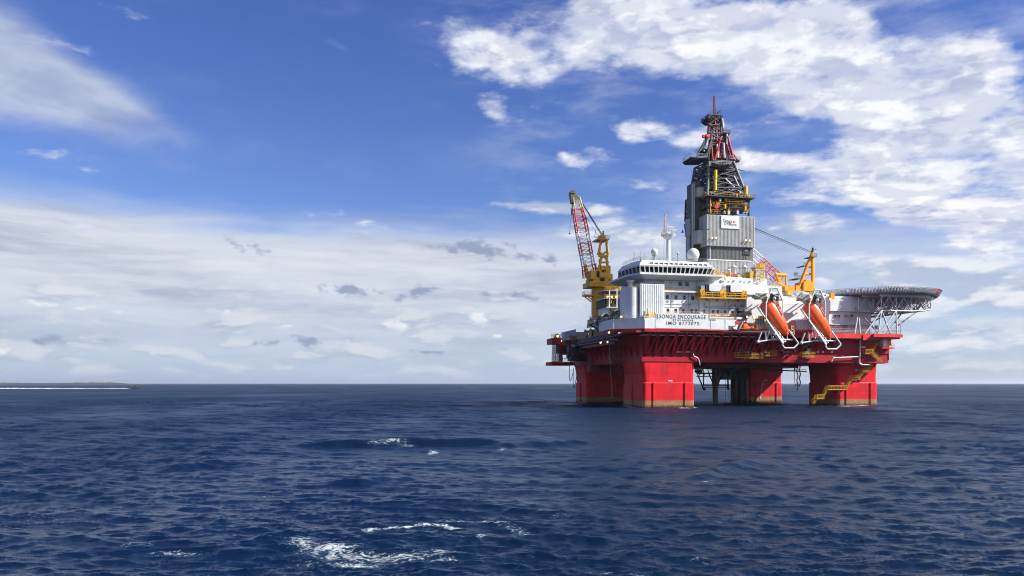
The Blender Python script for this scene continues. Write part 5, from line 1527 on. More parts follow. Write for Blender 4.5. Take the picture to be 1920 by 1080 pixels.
for p_, q_, v in (((1147, 540), (1147, 514), -4), ((1122, 512), (1127, 478), -3), ((1139, 512), (1137, 478), -3), ((1121, 478), (1128, 447), -3), ((1139, 478), (1136, 447), -3), ((1122, 480), (1140, 480), -3), ((1123, 492), (1141, 492), -3), ((1123, 490), (1135, 472), -3), ((1125, 474), (1139, 488), -3), ((1120, 508), (1126, 492), -3), ((1141, 508), (1138, 492), -3)):
    mb = MB(); mb.tube(P(*p_, VCR + v), P(*q_, VCR + v), .42, 6); part('frame_member', mb, YEL, cl)
    if p_[0] != 1147: mb = MB(); mb.tube(P(p_[0] + 2, p_[1], VCR + 3), P(q_[0] + .5, q_[1], VCR + 2), .40, 6); part('frame_member', mb, YEL, cl)
mb = MB(); a = P(1120, 449, VCR - 3.5); b = P(1142, 448, VCR - 3.5); mb.box((a.x, VCR - 4, a.z), (b.x, VCR + 3, a.z + .5)); fbox(mb, 1126, 1136, 441, 448, VCR - 2.5, 3); mb.rail([(a.x, VCR - 4, a.z + .5), (b.x, VCR - 4, a.z + .5)], 1.2, .9, .06); mb.tube(P(1140, 448, VCR - 3), P(1138, 466, VCR - 3), .12, 4); part('a_frame_head', mb, YEL, cl)
mb = MB(); mb.tube(P(1131, 441, VCR), P(1131, 433, VCR), .3, 6); mb.tube(P(1115, 445, VCR), P(1117, 431, VCR), .09, 4); mb.tube(P(1115, 445, VCR), P(1120, 445, VCR), .09, 4); part('aerial', mb, DSTEEL, cl)
bt = P(1079.5, 370, VCR - 1); bb = P(1107, 519, VCR - 2)
boom(cl, bb, bt, (0, 1, 0), (5.2, 3.2), (2.6, 1.8), (4.4, 3.0), 7, 3, [RR_, RW, RR_, RW, RR_, RR_, mat('boom_ivory', (.55, .50, .30), .5)], .27, .08, (.05, .7))
mb = MB(); mb.tube(P(1097, 494, VCR - 3), P(1102, 524, VCR - 3), .5, 6); mb.tube(P(1117, 494, VCR - 3), P(1117, 514, VCR - 3), .4, 6); mb.tube(P(1099, 500, VCR + 1), P(1108, 535, VCR - 2), .45, 6); mb.box(P(1101, 535, VCR - 3), P(1108, 526, VCR - 1)); part('boom_foot', mb, YEL, cl)
mb = MB(); mb.prism([P(1069.5, 359, VCR - 2), P(1077, 359.5, VCR - 2), P(1085, 370, VCR - 2), P(1077, 381, VCR - 2), P(1072, 380, VCR - 2)], (0, 2.2, 0)); part('boom_tip', mb, mat('ochre_dark', (.12, .09, .04), .6), cl)
mb = MB(); mb.box(P(1070, 362, VCR - 2.3), P(1077, 360.5, VCR - 1)); mb.rail([P(1070, 360, VCR - 2.3), P(1078, 360, VCR - 2.3)], .8, .7, .05); part('tip_platform', mb, mat('ochre_dark', (.12, .09, .04), .6), cl)
mb = MB(); 
for o_ in ((0, 0), (1.4, 1), (-1.4, -.6)): mb.tube(P(1085 + o_[0], 370 + o_[1], VCR - 1), P(1129 + o_[0], 441, VCR - 1), .10, 4)
mb.tube(P(1085, 384, VCR - 1), P(1124, 446, VCR - 1), .05, 4)
part('luffing_rope', mb, DSTEEL, cl)
mb = MB(); mb.tube(P(1073, 380, VCR - 2), P(1068, 438, VCR - 2), .05, 4); p = P(1072.6, 395, VCR - 2); mb.box((p.x - .35, p.y - .3, p.z - 1.8), (p.x + .35, p.y + .3, p.z + .9)); p = P(1068, 438, VCR - 2); mb.ball(p, .35, 8, 6); part('hook_line', mb, BLACK, cl)

V3 = 40.0
cr = thing('pedestal_crane', 'orange-yellow crane with tall A-frame, its boom lying behind the tower', 'crane', (P(1508, 560, V3).x, V3, ZD))
def ct_(p_, q_, r, mb, v=V3, n=6): mb.tube(P(*p_, v), P(*q_, v), r, n)
for a_, b_, r__, dv_ in (((1496, 544), (1523, 474), .62, -1.5), ((1496, 544), (1523, 474), .5, 2), ((1523, 474), (1523, 546), .62, -1.5), ((1524.5, 474), (1526, 546), .4, 2), ((1508, 514), (1524, 514), .5, -1), ((1512, 501), (1523, 501), .3, -1), ((1503, 522), (1509, 530), .2, -1)):
    mb = MB(); ct_(a_, b_, r__, mb, V3 + dv_); part('frame_member', mb, OYEL, cr)
mb = MB(); fbox(mb, 1493, 1499, 535, 545, V3 - 2.2, 4); fbox(mb, 1507, 1527, 528, 545, V3 - 2.6, 6); fbox(mb, 1511, 1519, 524, 530, V3 - 2, 4); fbox(mb, 1499, 1507, 541, 545, V3 - 2, 4); part('machinery_house', mb, OYEL, cr)
mb = MB(); fbox(mb, 1472, 1490, 536, 545, V3 - 3, 5); fbox(mb, 1478, 1482, 544, 556, V3 - 3, 2); fbox(mb, 1468, 1474, 537, 543, V3 - 2, 2); part('boom_heel_housing', mb, OYEL, cr)
mb = MB(); q = P(1515, 546, V3); mb.tube((q.x, V3, ZD), (q.x, V3, q.z), 2.4, 22); part('pedestal', mb, OYEL, cr)
mb = MB(); 
for px0, px1, py in ((1519, 1529, 481), (1505, 1511, 498), (1490, 1501, 522)):
    a = P(px0, py, V3 - 2.4); b = P(px1, py, V3 - 2.4); mb.box((a.x, V3 - 3.2, a.z - .2), (b.x, V3 + 2, a.z)); mb.rail([(a.x, V3 - 3.2, a.z), (b.x, V3 - 3.2, a.z)], 1.2, .8, .06)
for k in range(6): p = P(1490 + k * 1.2, 518 - 2 * (k % 3), V3 - 2.5); mb.tube(p, p + Vector((-.5, 0, 1.0)), .12, 4)
part('service_platform', mb, DSTEEL, cr)
mb = MB(); ct_((1523, 474), (1524, 465), .42, mb); ct_((1523.5, 467), (1531, 467.5), .12, mb); ct_((1524, 465), (1524, 461), .08, mb); part('mast_head', mb, BLACK, cr)
# portal where the boom starts
mb = MB()
for v in (V3 - 2, V3 + 1.5):
    for p_, q_, r in (((1454, 515), (1474, 516), .75), ((1473, 516), (1474, 540), .38), ((1455, 515), (1462, 534), .5), ((1457, 530), (1474, 538), .45), ((1460, 532), (1471, 518), .4), ((1459, 519), (1465, 534), .35)): ct_(p_, q_, r, mb, v)
part('boom_portal', mb, OYEL, cr)
bs = P(1458, 522, V3); be = Vector((bs.x, 0, 0)); tipp = P(1322, 397, 49)
boom(cr, bs, tipp, (0, 1, 0), (3.6, 2.6), (2, 1.6), (3.4, 2.6), 8, 3, [RR_, RR_, RW, RW, RR_, RR_, RW, RW], .20, .07, (.05, .9))
mb = MB(); p = P(1427, 501, V3 - 2); mb.box((p.x - 1, V3 - 3, p.z - 1.2), (p.x + 1, V3 - 1, p.z + 1)); part('hose_reel', mb, YEL, cr)
mb = MB(); mb.tube(P(1523, 473, V3), P(1323, 389, 49), .13, 5); mb.tube(P(1521, 475, V3), P(1325, 394, 49), .09, 5); mb.tube(P(1523, 473, V3 + 1), P(1325, 391, 50), .10, 5); part('luffing_rope', mb, DSTEEL, cr)

# ================================================================== HELIDECK
HC = (99.5, 21.0); HZ = 39.3; HR = 23.3
hd = thing('helideck', 'large octagonal grey helideck on a white truss overhanging the right end', 'helideck', (HC[0], HC[1], HZ))
def octo(r, z, n=8, off=22.5):
    # slightly elongated towards the deck
    return [(HC[0] + r * math.cos(R(off + 360 * i / n)) * 1.0, HC[1] + r * math.sin(R(off + 360 * i / n)), z) for i in range(n)]
N_ = 24
mb = MB(); mb.loft([octo(HR - .3, HZ, N_, 0), octo(HR, HZ + .5, N_, 0), octo(HR, HZ + .9, N_, 0)]); part('deck_plate', mb, mat('helideck_green_grey', (.24, .25, .24), .7, var=.2), hd)
# deep under-beams
mb = MB()
for k in range(-7, 8):
    y = k * 3.2; hw = math.sqrt(max(0, (HR - 1.5) ** 2 - y * y)); mb.box((HC[0] - hw, HC[1] + y - .15, HZ - .9), (HC[0] + hw, HC[1] + y + .15, HZ - .01))
part('deck_beam', mb, LGREY, hd)
# perimeter safety net, leaning outwards
for i in range(N_):
    a0_ = Vector(octo(HR, HZ + .2, N_, 0)[i]); a1_ = Vector(octo(HR, HZ + .2, N_, 0)[(i + 1) % N_]); b0_ = Vector(octo(HR + 1.1, HZ + 2.2, N_, 0)[i]); b1_ = Vector(octo(HR + 1.1, HZ + 2.2, N_, 0)[(i + 1) % N_])
    mb = MB(); 
    for k in range(6):
        t = k / 6; mb.tube(a0_.lerp(a1_, t), b0_.lerp(b1_, t), .13, 4)
    for k in range(1, 6):
        t = k / 5; mb.tube(a0_.lerp(b0_, t), a1_.lerp(b1_, t), .07, 4)
    # mesh panels set in the frame, some missing light through
    for k in range(6):
        t0, t1 = (k + .3) / 6, (k + .8) / 6
        q = [a0_.lerp(a1_, t0).lerp(b0_.lerp(b1_, t0), .1), a0_.lerp(a1_, t1).lerp(b0_.lerp(b1_, t1), .1), a0_.lerp(a1_, t1).lerp(b0_.lerp(b1_, t1), rr.choice((.5, .8, .85))), a0_.lerp(a1_, t0).lerp(b0_.lerp(b1_, t0), rr.choice((.5, .8, .85)))]
        mb.prism(q, (b0_ - a0_).cross(a1_ - a0_).normalized() * .03)
    part('safety_net', mb, LGREY if i % 4 else GREY, hd)
mb = MB(); p = octo(HR, HZ + .9, 48, 0)[40]; mb.box((p[0] - 2, p[1] - .2, HZ + .9), (p[0] + 1.6, p[1] + 1.2, HZ + 2.2)); part('fire_cabinet', mb, BRED, hd)
# space truss
top = {}; 
def hp(u, v, z): return Vector((u, v, z))
zt1 = HZ - .9; zbm = HZ - 5.8
rows = [2.0, 6.2, 14.0, 23.0, 32.0, 40.0]; colsx = [78, 84, 90, 96, 102, 108, 114, 119.5]
low = {}
inside = lambda x, v, m=.6: (x - HC[0]) ** 2 + (v - HC[1]) ** 2 < (HR - m) ** 2
for v in rows:
    prev = None; mb = MB()
    for i, x in enumerate(colsx):
        if not inside(x, v, .4): continue
        n_ = hp(x, v, zbm + max(0, x - 106) * .16); low[(i, v)] = n_
        if prev is not None: mb.tube(prev, n_, .26, 7)
        mb.tube(n_, hp(x, v, zt1), .20, 6)
        for dx in (-3, 3):
            if inside(x + dx, v): mb.tube(n_, hp(x + dx, v, zt1), .17, 6)
        for dv in (-5, 5):
            if inside(x, v + dv): mb.tube(n_, hp(x, v + dv, zt1), .15, 6)
        prev = n_
    part('truss_row', mb, LGREY, hd)
for i in range(len(colsx)):
    mb = MB(); ks = sorted(v for (j, v) in low if j == i)
    for va, vb_ in zip(ks[:-1], ks[1:]): mb.tube(low[(i, va)], low[(i, vb_)], .22, 6)
    if mb.v: part('cross_chord', mb, LGREY, hd)
for p_, q_ in (((90, 2.0, zbm), (80.5, -1.5, ZD)), ((90, 2, zbm), (91, -1.5, ZD)), ((96, 2, zbm), (86, -1.5, ZD)), ((96, 2, zbm), (92.6, -2.5, ZD)), ((84, 6.2, zbm), (77, -1.0, ZD)), ((84, 6.2, zbm), (87, -1.0, ZD)), ((84, 6.2, zbm), (80, 0, ZD)), ((102, 6.2, zbm), (92.4, 3, ZD)), ((108, 6.2, zbm + .3), (92.8, 4.8, ZD)), ((108, 23, zbm + .3), (93.0, 31, ZD)), ((102, 32, zbm), (93.0, 34, ZD)), ((90, 2, zbm), (85.5, -2, ZD))):
    mb = MB(); mb.tube(p_, q_, .26, 8); part('strut', mb, GREY, hd)
lamp_on(hd, Vector((P(1557, 561, -3).x, -3, P(1557, 561, -3).z)), .45)
mb = MB(); p = P(1561, 556, -3); mb.box((p.x - .6, -3, p.z - .8), (p.x + .8, -2, p.z + 1.3)); part('lamp_housing', mb, OYEL, hd)
# ================================================================== LIFEBOATS on tilted launching frames
def lifeboat(base_px, label_b, label_d, first):
    pass
LB0 = P(1433, 565, -6.2)      # stern (upper left)
def make_lifeboat(name, label):
    t = thing(name, label, 'lifeboat', LB0, 'orange lifeboats on launching frames')
    A = LB0; Bp = P(1476, 631, -8.6)
    ax = (Bp - A); L = ax.length; d = ax.normalized(); side = Vector((0, 1, 0)); side = (side - d * side.dot(d)).normalized(); up = side.cross(d).normalized() 
    if up.z < 0: up = -up
    # section profile along the hull: (t, half width, lower height, upper height)
    prof = [(0.0, .75, .9, .9), (.03, 1.35, 1.45, 1.45), (.12, 1.65, 1.75, 1.85), (.30, 1.75, 1.85, 2.0), (.50, 1.75, 1.85, 1.95), (.68, 1.6, 1.7, 1.75), (.82, 1.3, 1.3, 1.35), (.93, .8, .75, .85), (1.0, .15, .12, .2)]
    n = 18; rings = []
    for tt, w, dl, uu in [(a_, b_ * 1.27, c_ * 1.25, d_ * 1.28) for a_, b_, c_, d_ in prof]:
        c = A + ax * tt; rg = []
        for i in range(n):
            a = 2 * math.pi * i / n; ca, sa = math.cos(a), math.sin(a)
            h = uu if sa > 0 else dl
            rg.append(c + side * (w * (abs(ca) ** .75) * (1 if ca > 0 else -1)) + up * (h * (abs(sa) ** .85) * (1 if sa > 0 else -1)))
        rings.append(rg)
    mb = MB(); mb.loft(rings, True, True); part('hull', mb, ORANGE, t)
    # steering cupola, side ridge, windows, hatch
    c = A + ax * .30 + up * 2.4
    cu = []
    for tt, w, h in ((-1.3, .5, .2), (-.9, .85, .95), (.5, .85, 1.0), (1.3, .45, .15)):
        q = c + d * tt; cu.append([q - side * w - up * .4, q + side * w - up * .4, q + side * w * .8 + up * h, q - side * w * .8 + up * h])
    mb = MB(); mb.loft(cu, True); part('cupola', mb, ORANGE, t)
    for k in (-.3, .45):
        mb = MB(); q = c + d * k - side * .9 + up * .25; mb.prism([q - d * .25 - up * .2, q + d * .25 - up * .2, q + d * .25 + up * .3, q - d * .25 + up * .3], -side * .08); part('cupola_window', mb, BLACK, t)
    mb = MB()
    for tt in (.15, .82):
        pass
    pts = [A + ax * q_ - side * (w_ + .03) + up * .25 for q_, w_ in ((.06, 1.75), (.2, 2.05), (.4, 2.12), (.6, 2.04), (.78, 1.72), (.9, 1.25))]
    mb.path(pts, .09, 5); part('rubbing_strake', mb, mat('dark_orange', (.45, .05, .005), .5), t)
    for q_ in (.38, .5):
        mb = MB(); q = A + ax * q_ - side * 1.95 + up * 1.2; mb.prism([q - d * .4 - up * .35, q + d * .4 - up * .35, q + d * .4 + up * .35 + side * .2, q - d * .4 + up * .35 + side * .2], -side * .16); part('hatch', mb, mat('dark_orange', (.45, .05, .005), .5), t)
    mb = MB(); q = A + ax * .985; mb.tube(q, q + d * .9 - up * .3, .14, 6); part('bow_hook', mb, LGREY, t)
    mb = MB(); mb.box(A - Vector((.6, .5, .2)), A + Vector((.5, .6, .9))); part('stern_block', mb, mat('buff_grey', (.42, .40, .33), .6), t)
    return t
lb = make_lifeboat('lifeboat', 'orange lifeboat hanging nose down on the launching frame, left of the white module')
off = P(1513, 569, -6.2) + Vector((0, 0, .15)) - LB0
clone(lb, LB0 + off, 'orange lifeboat hanging nose down on the launching frame, under the helideck edge')

DB = P(1440, 625, -6.0)
def make_davit():
    t = thing('lifeboat_davit', 'white tubular lifeboat launching frame left of the white module', 'davit', DB, 'launching frames of the lifeboats')
    T = lambda mb, p, q, r, v0=-8, v1=None, n=7: mb.tube(P(*p, v0), P(*q, v0 if v1 is None else v1), r, n)
    # A-shaped head frames
    for dv in (0,):
        mb = MB(); v = -9.5
        for a, b in zip([(1436, 600), (1436, 568), (1447, 540), (1457, 540), (1467, 563), (1467, 590)][:-1], [(1436, 568), (1447, 540), (1457, 540), (1467, 563), (1467, 590)]): T(mb, a, b, .24, v)
        T(mb, (1438, 567), (1438, 559), .2, v); part('head_frame', mb, WHITE2, t)
    mb = MB()
    for px in (1446, 1458): mb.tube(P(px, 541, -9.5), P(px, 545, -3), .2, 6)
    mb.tube(P(1436, 568, -9.5), P(1440, 566, -3), .22, 6); mb.tube(P(1467, 565, -9.5), P(1468, 566, -3), .22, 6); part('tie_beam', mb, LGREY, t)
    # winch between the legs
    mb = MB(); c = P(1452, 556, -8); mb.tube(c - Vector((1.0, 0, 0)), c + Vector((1.0, 0, 0)), .75, 14); mb.box(c - Vector((1.3, .5, 1.4)), c + Vector((-.9, .5, 1.0))); mb.box(c + Vector((.9, -.5, -1.4)), c + Vector((1.3, .5, 1.0))); part('winch', mb, DSTEEL, t)
    mb = MB(); mb.ball(P(1452, 559.5, -9), .55, 10, 8); part('winch_cover', mb, WHITE2, t)
    mb = MB(); mb.box(P(1421, 560, -6.5), P(1444, 557.5, -4)); mb.box(P(1433, 562.5, -7), P(1466, 561.2, -6)); part('head_platform', mb, mat('olive_grey', (.20, .20, .17), .6), t)
    mb = MB(); rr_ = random.Random(4)
    for i in range(12): q = P(rr_.uniform(1416, 1440), rr_.uniform(550, 560), -6); mb.box(q - Vector((.4, .4, .3)), q + Vector((.5, .4, .3)))
    part('head_gear', mb, GREY, t)
    # sloping ramp rails below the boat
    for (p_, q_, v0, v1, r) in (((1420, 576), (1468, 641), -8, -10.5, .25), ((1424, 574), (1473, 641), -6, -10, .22), ((1437, 600), (1468, 645), -9.5, -10.8, .22)):
        mb = MB(); mb.tube(P(*p_, v0), P(*q_, v1), r, 7); part('ramp_rail', mb, WHITE, t)
    mb = MB()
    for k in range(11):
        t_ = k / 10; a = P(1420, 576, -8).lerp(P(1468, 641, -10.5), t_); b = P(1424, 574, -6).lerp(P(1473, 641, -10), t_); mb.tube(a, b, .1, 5)
        if k < 10:
            a2 = P(1420, 576, -8).lerp(P(1468, 641, -10.5), t_ + .1); mb.tube(b, a2, .08, 5)
    part('ramp_rung', mb, LGREY, t)
    # lower lattice under the ramp
    mb = MB()
    lowz = [(1421, 640), (1470, 638)]
    T(mb, (1421, 641), (1452, 636), .3, -9); T(mb, (1448, 637), (1486, 637), .3, -9.5, -10)
    T(mb, (1428, 622), (1421, 640), .26, -9); T(mb, (1435, 620), (1436, 637), .22, -9); T(mb, (1443, 618), (1438, 637), .22, -9); T(mb, (1446, 620), (1447, 637), .2, -9); T(mb, (1420, 640), (1428, 636), .3, -9, -1); T(mb, (1453, 627), (1458, 637), .25, -10); T(mb, (1446, 637), (1452, 628), .2, -9, -1)
    part('lower_frame', mb, LGREY, t)
    mb = MB(); mb.ball(P(1421, 641, -9), .55, 8, 6); mb.ball(P(1453, 627, -10), .5, 8, 6); part('joint', mb, WHITE2, t)
    # bottom guard hoop
    pts = [P(1478, 618, -10.5), P(1496.5, 643, -10.5), P(1495, 646, -10.5), P(1488, 652.5, -10.5), P(1471, 652.5, -10.5), P(1467, 647, -10.5), P(1468, 641, -10.5)]
    mb = MB(); mb.path(pts, .25, 8); part('guard_hoop', mb, WHITE2, t)
    lamp_on(t, P(1439, 554, -9.7), .38); lamp_on(t, P(1466, 554, -9.7), .38)
    return t
dv = make_davit()
o2 = P(1520, 629, -6.0) + Vector((0, 0, .1)) - DB
o2 = off
clone(dv, DB + o2, 'white tubular lifeboat launching frame under the helideck edge')

# ================================================================== orange rescue boat, notice board, yellow landing cage
rb = thing('rescue_boat', 'small orange rescue boat stowed at the deck edge by the red and white flag', 'boat', P(1398, 619, -6.5))
a = P(1386, 617, -6.5); b = P(1412, 614, -6.5); d = (b - a)
mb = MB(); rings = []
for tt, w, h in ((0, .2, .2), (.12, .7, .6), (.4, .95, .8), (.8, .9, .8), (1, .7, .7)):
    c = a + d * tt; rings.append([c + Vector((0, w * math.cos(q), h * math.sin(q) * (1 if math.sin(q) < 0 else .6))) for q in [2 * math.pi * i / 12 for i in range(12)]])
mb.loft(rings, True, True); part('hull', mb, ORANGE, rb)
mb = MB(); c = a + d * .45 + Vector((0, 0, .5)); mb.loft([rounded(c.x - 1.2, c.x + .9, c.y - .7, c.y + .7, .3, c.z), rounded(c.x - .8, c.x + .5, c.y - .5, c.y + .5, .3, c.z + 1.0)], True); part('canopy', mb, ORANGE, rb)
rd = thing('rescue_boat_davit', 'white single-arm davit leaning over the orange rescue boat', 'davit', P(1408, 615, -4.5))
mb = MB(); mb.tube(P(1407, 617, -4.6), P(1409, 606, -4.6), .3, 8); mb.tube(P(1409, 607, -4.6), P(1394, 602.5, -6.5), .26, 8); part('arm', mb, WHITE2, rd)
mb = MB(); mb.tube(P(1386, 618, -6.4), P(1393, 603, -6.4), .2, 8); part('brace', mb, WHITE2, rd)
mb = MB(); c = P(1411, 611, -4.5); mb.tube(c - Vector((.8, 0, 0)), c + Vector((.8, 0, 0)), .8, 12); part('winch', mb, YEL, rd)
mb = MB(); mb.tube(P(1394, 603, -6.5), P(1395, 612, -6.5), .05, 4); part('fall', mb, BLACK, rd)
fb = thing('flag_board', 'red and white board with blue mark left of the rescue boat', 'board', P(1384, 618, -6))
mb = MB(); fbox(mb, 1379, 1390, 602.5, 608.8, -6.0, .12); part('red_field', mb, mat('flag_red', (.55, .01, .015), .5), fb)
mb = MB(); fbox(mb, 1379, 1389, 608.9, 618, -6.0, .12); part('white_field', mb, WHITE2, fb)
mb = MB(); c = P(1384.5, 613, -6.03); mb.prism([(c.x - .5, -6.04, c.z - .6), (c.x - .1, -6.04, c.z - .6), (c.x + .6, -6.04, c.z + .7), (c.x + .1, -6.04, c.z + .7)], (0, .03, 0)); part('mark', mb, LOGOBLUE, fb)
mb = MB(); mb.tube(P(1378.6, 619, -5.9), P(1378.6, 602, -5.9), .1, 5); part('post', mb, GREY, fb)
lamp_on(fb, P(1377, 614.5, -6.2), .32)
cg = thing('embarkation_cage', 'yellow railed embarkation cage on a red ledge left of the first lifeboat', 'cage', P(1428, 617, -6))
a = P(1419, 616, -6.5); b = P(1438, 616, -6.5)
mb = MB(); mb.box((P(1414, 0, -6.5).x, -6.8, a.z - .5), (P(1440, 0, -6.5).x, -3.6, a.z)); part('ledge', mb, BRED, cg)
mb = MB(); mb.rail([(a.x, -3.8, a.z), (a.x, -6.6, a.z), (b.x, -6.6, a.z), (b.x, -3.8, a.z)], 1.3, .6, .08, 4); part('lower_railing', mb, YEL2, cg)
mb = MB(); zc_ = P(1428, 598, -6.5).z
for x in (a.x, a.x + .8, (a.x + b.x) / 2, b.x): mb.tube((x, -6.6, a.z), (x, -6.6, zc_), .13, 6)
part('post', mb, LGREY, cg)
mb = MB(); mb.box((a.x + .6, -6.7, zc_), (b.x, -4, zc_ + .25)); mb.rail([(a.x + .4, -6.7, zc_), (b.x, -6.7, zc_)], .9, .5, .1, 3); mb.ball((a.x + 1.8, -6.2, zc_ + .5), .6, 8, 6); mb.ball((a.x + 2.8, -6.2, zc_ + .4), .55, 8, 6); part('top_basket', mb, YEL, cg)
mb = MB(); mb.box((a.x + .8, -5, a.z + 1.2), (b.x, -4.2, zc_)); part('back_panel', mb, GREY, cg)
bs_ = thing('breathing_set_rack', 'cream post rack at the deck edge between lifeboat and container', 'rack', P(1486, 625, -5.6))
mb = MB()
for x in (1484, 1488.5): mb.tube(P(x, 628, -5.6), P(x, 609, -5.6), .22, 6)
for y in (612, 618, 624): mb.tube(P(1484, y, -5.6), P(1488.5, y, -5.6), .12, 5)
part('post', mb, mat('cream_steel', (.7, .6, .42), .5), bs_)

# ================================================================== LEFT END
# two-storey engine module with white posts and yellow rails
em = thing('engine_deck_module', 'open two-storey deck module with white posts between crane and bridge', 'deck module', (8, 44, ZD))
VE = 44
def ebox(px0, px1, py0, py1, m, name, v=VE, d=10, **k): mb = MB(); fbox(mb, px0, px1, py0, py1, v, d); return part(name, mb, m, em, **k)
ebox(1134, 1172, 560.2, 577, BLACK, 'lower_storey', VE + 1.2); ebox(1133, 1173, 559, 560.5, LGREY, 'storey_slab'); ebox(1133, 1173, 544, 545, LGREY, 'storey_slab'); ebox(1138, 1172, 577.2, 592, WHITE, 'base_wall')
ebox(1138, 1173, 575.5, 577, WHITE, 'base_ledge', VE - 1)
for px in (1143, 1157, 1172): ebox(px - .8, px + .8, 545, 576, WHITE2, 'post', VE - .3, .5)
ebox(1135, 1171, 546, 559, GREY, 'back_panel', VE + 5, 2)
for k, px in enumerate((1139, 1147, 1155, 1166)): lamp_on(em, P(px, 556.5, VE - .2), .4)
mb = MB(); 
for y in (559, 544): mb.rail([P(1134, y, VE - .2), P(1173, y, VE - .2)], 1.2, 1.1, .07, 3)
part('railing', mb, YEL2, em)
mb = MB(); rr = random.Random(12)
for i in range(16): p = P(rr.uniform(1137, 1170), rr.uniform(548, 574), VE + .6); mb.tube(p, p + Vector((0, 0, rr.uniform(1, 3))), .22, 6)
part('pipework', mb, mat('olive_yellow', (.30, .25, .06), .6), em, kind='stuff')
mb = MB(); p = P(1161.5, 544, VE + 2); q = P(1161.5, 516, VE + 2); mb.tube(p, p.lerp(q, .18), .55, 12); part('stack_base', mb, YEL, em)
mb = MB(); mb.tube(p.lerp(q, .18), q, .5, 12); part('exhaust_stack', mb, mat('stack_brown', (.13, .12, .13), .5), em)
mb = MB(); fbox(mb, 1170, 1179, 556, 592, 24, 6); part('ventilation_shaft', mb, mat('blue_dark_grey', (.12, .14, .18), .5), em)
cb = thing('foredeck_machinery', 'jumble of grey winches, pipes and valves on deck at the crane foot', 'deck machinery', (2, 30, ZD))
for m_, n_, sd, nm in ((DSTEEL, 90, 1, 'winch_gear'), (LGREY, 50, 2, 'pipe_bend'), (mat('deck_buff', (.33, .29, .22), .6), 30, 3, 'deck_box'), (YEL, 10, 4, 'yellow_valve')):
    mb = MB(); r3 = random.Random(sd)
    for i in range(n_):
        px = r3.uniform(1106, 1176); top = 585 if px > 1140 else 597 - (px - 1106) * .2
        p = P(px, r3.uniform(top, 612), r3.uniform(14, 46)); s_ = r3.uniform(.3, 1.0)
        if r3.random() < .55: mb.box((p.x - s_, p.y - s_, p.z - s_ * .7), (p.x + s_, p.y + s_, p.z + s_ * .7))
        else: mb.tube(p, p + Vector((r3.uniform(-2, 2), r3.uniform(-1, 1), r3.uniform(-1.5, 1.5))), .2 * s_ + .1, 6)
    part(nm, mb, m_, cb, kind='stuff')
lamp_on(cb, P(1165.5, 592, 12), .42)

# row of mooring winches along the left edge
wt = thing('mooring_winch', 'dark mooring winch with yellow brake, nearest the bulwark', 'winch', (0, 0, 0), 'mooring winches along the left deck edge')
mb = MB(); mb.tube((-1.3, 0, 1.7), (1.3, 0, 1.7), 1.35, 18); part('drum', mb, BLACK, wt)
for x in (-1.5, 1.5):
    mb = MB(); mb.tube((x - .12, 0, 1.7), (x + .12, 0, 1.7), 1.75, 18); part('flange', mb, DSTEEL, wt)
mb = MB(); mb.box((-.9, -1.7, .5), (.9, -1.3, 1.7)); mb.tube((0, -1.6, 1.1), (0, -2.2, 1.1), .55, 10); part('brake', mb, YEL, wt)
mb = MB(); mb.box((-2, -1.6, 0), (2, 1.6, .3)); part('bed', mb, GREY, wt)
wpos = [(-3.0, 20), (-3.2, 26), (-3.3, 32), (-3.4, 38), (-3.5, 44)]
names_ = ['second mooring winch from the bulwark with yellow brake', 'middle mooring winch of the row along the left deck edge', 'fourth mooring winch from the bulwark with yellow brake', 'mooring winch at the far end of the row below the crane']
zw = ZD + .3
wt.location = W(wpos[0][0], wpos[0][1], zw); wt.rotation_euler = (0, 0, TH)
for (u, v), nm in zip(wpos[1:], names_): clone(wt, (u, v, zw), nm)
mb = MB(); 
sd_ = thing('side_walkway', 'grey-violet railed walkway stepping along the left side under the winches', 'walkway', (-4, 30, ZD))
for z, u in ((ZD - .7, -5.6), (ZD - 1.9, -6.2)):
    mb = MB(); mb.box((u, 10, z - .2), (u + 1.6, 52, z)); mb.rail([(u, 10, z), (u, 52, z)], 1.0, 1.6, .06, 2); part('deck_strip', mb, mat('violet_grey', (.26, .25, .30), .5), sd_)
mb = MB(); mb.box((-5.0, 12, ZD - 3.4), (-.2, 50, ZD - 2.3)); part('support_box', mb, DARKRED, sd_)

# far-left cantilevered platform
fp = thing('cantilever_platform', 'dark red cantilevered platform frame with ladder work at the far left', 'platform', P(1050, 640, 66))
VP = 66
def fpart(name, m, items):
    mb = MB()
    for it in items: fbox(mb, *it)
    return part(name, mb, m, fp)
fpart('top_deck', RED, [(1035, 1064, 634, 645, VP, 8)])
fpart('bottom_deck', RED, [(1034, 1077, 678.5, 685, VP - 1, 9)])
fpart('panel', DARKRED, [(1050, 1064, 645.2, 662, VP, 6), (1051, 1055, 662, 678, VP, 3)])
mb = MB()
for x in (1038, 1045): mb.lattice(P(x, 678, VP + 1), P(x + 1.2, 645, VP + 1), (.9, 2), (.9, 2), (0, 1, 0), 8, .1, .07)
part('ladder_work', mb, DSTEEL, fp)
mb = MB(); mb.rail([P(1034, 634, VP), P(1064, 634, VP)], 1.5, 1.0, .07, 3); mb.tube(P(1034, 634, VP), P(1034, 628, VP), .07, 4); part('railing', mb, GREY, fp)
mb = MB(); 
for k in range(5): mb.tube(P(1052 + k * 3, 678, VP - 1), P(1052 + k * 3, 670, VP - 1), .08, 4)
mb.tube(P(1052, 672, VP - 1), P(1066, 672, VP - 1), .07, 4); mb.tube(P(1054, 664, VP), P(1068, 664, VP), .35, 6); mb.tube(P(1064, 661, VP), P(1078, 679, VP), .4, 6); part('lower_railing', mb, DSTEEL, fp)
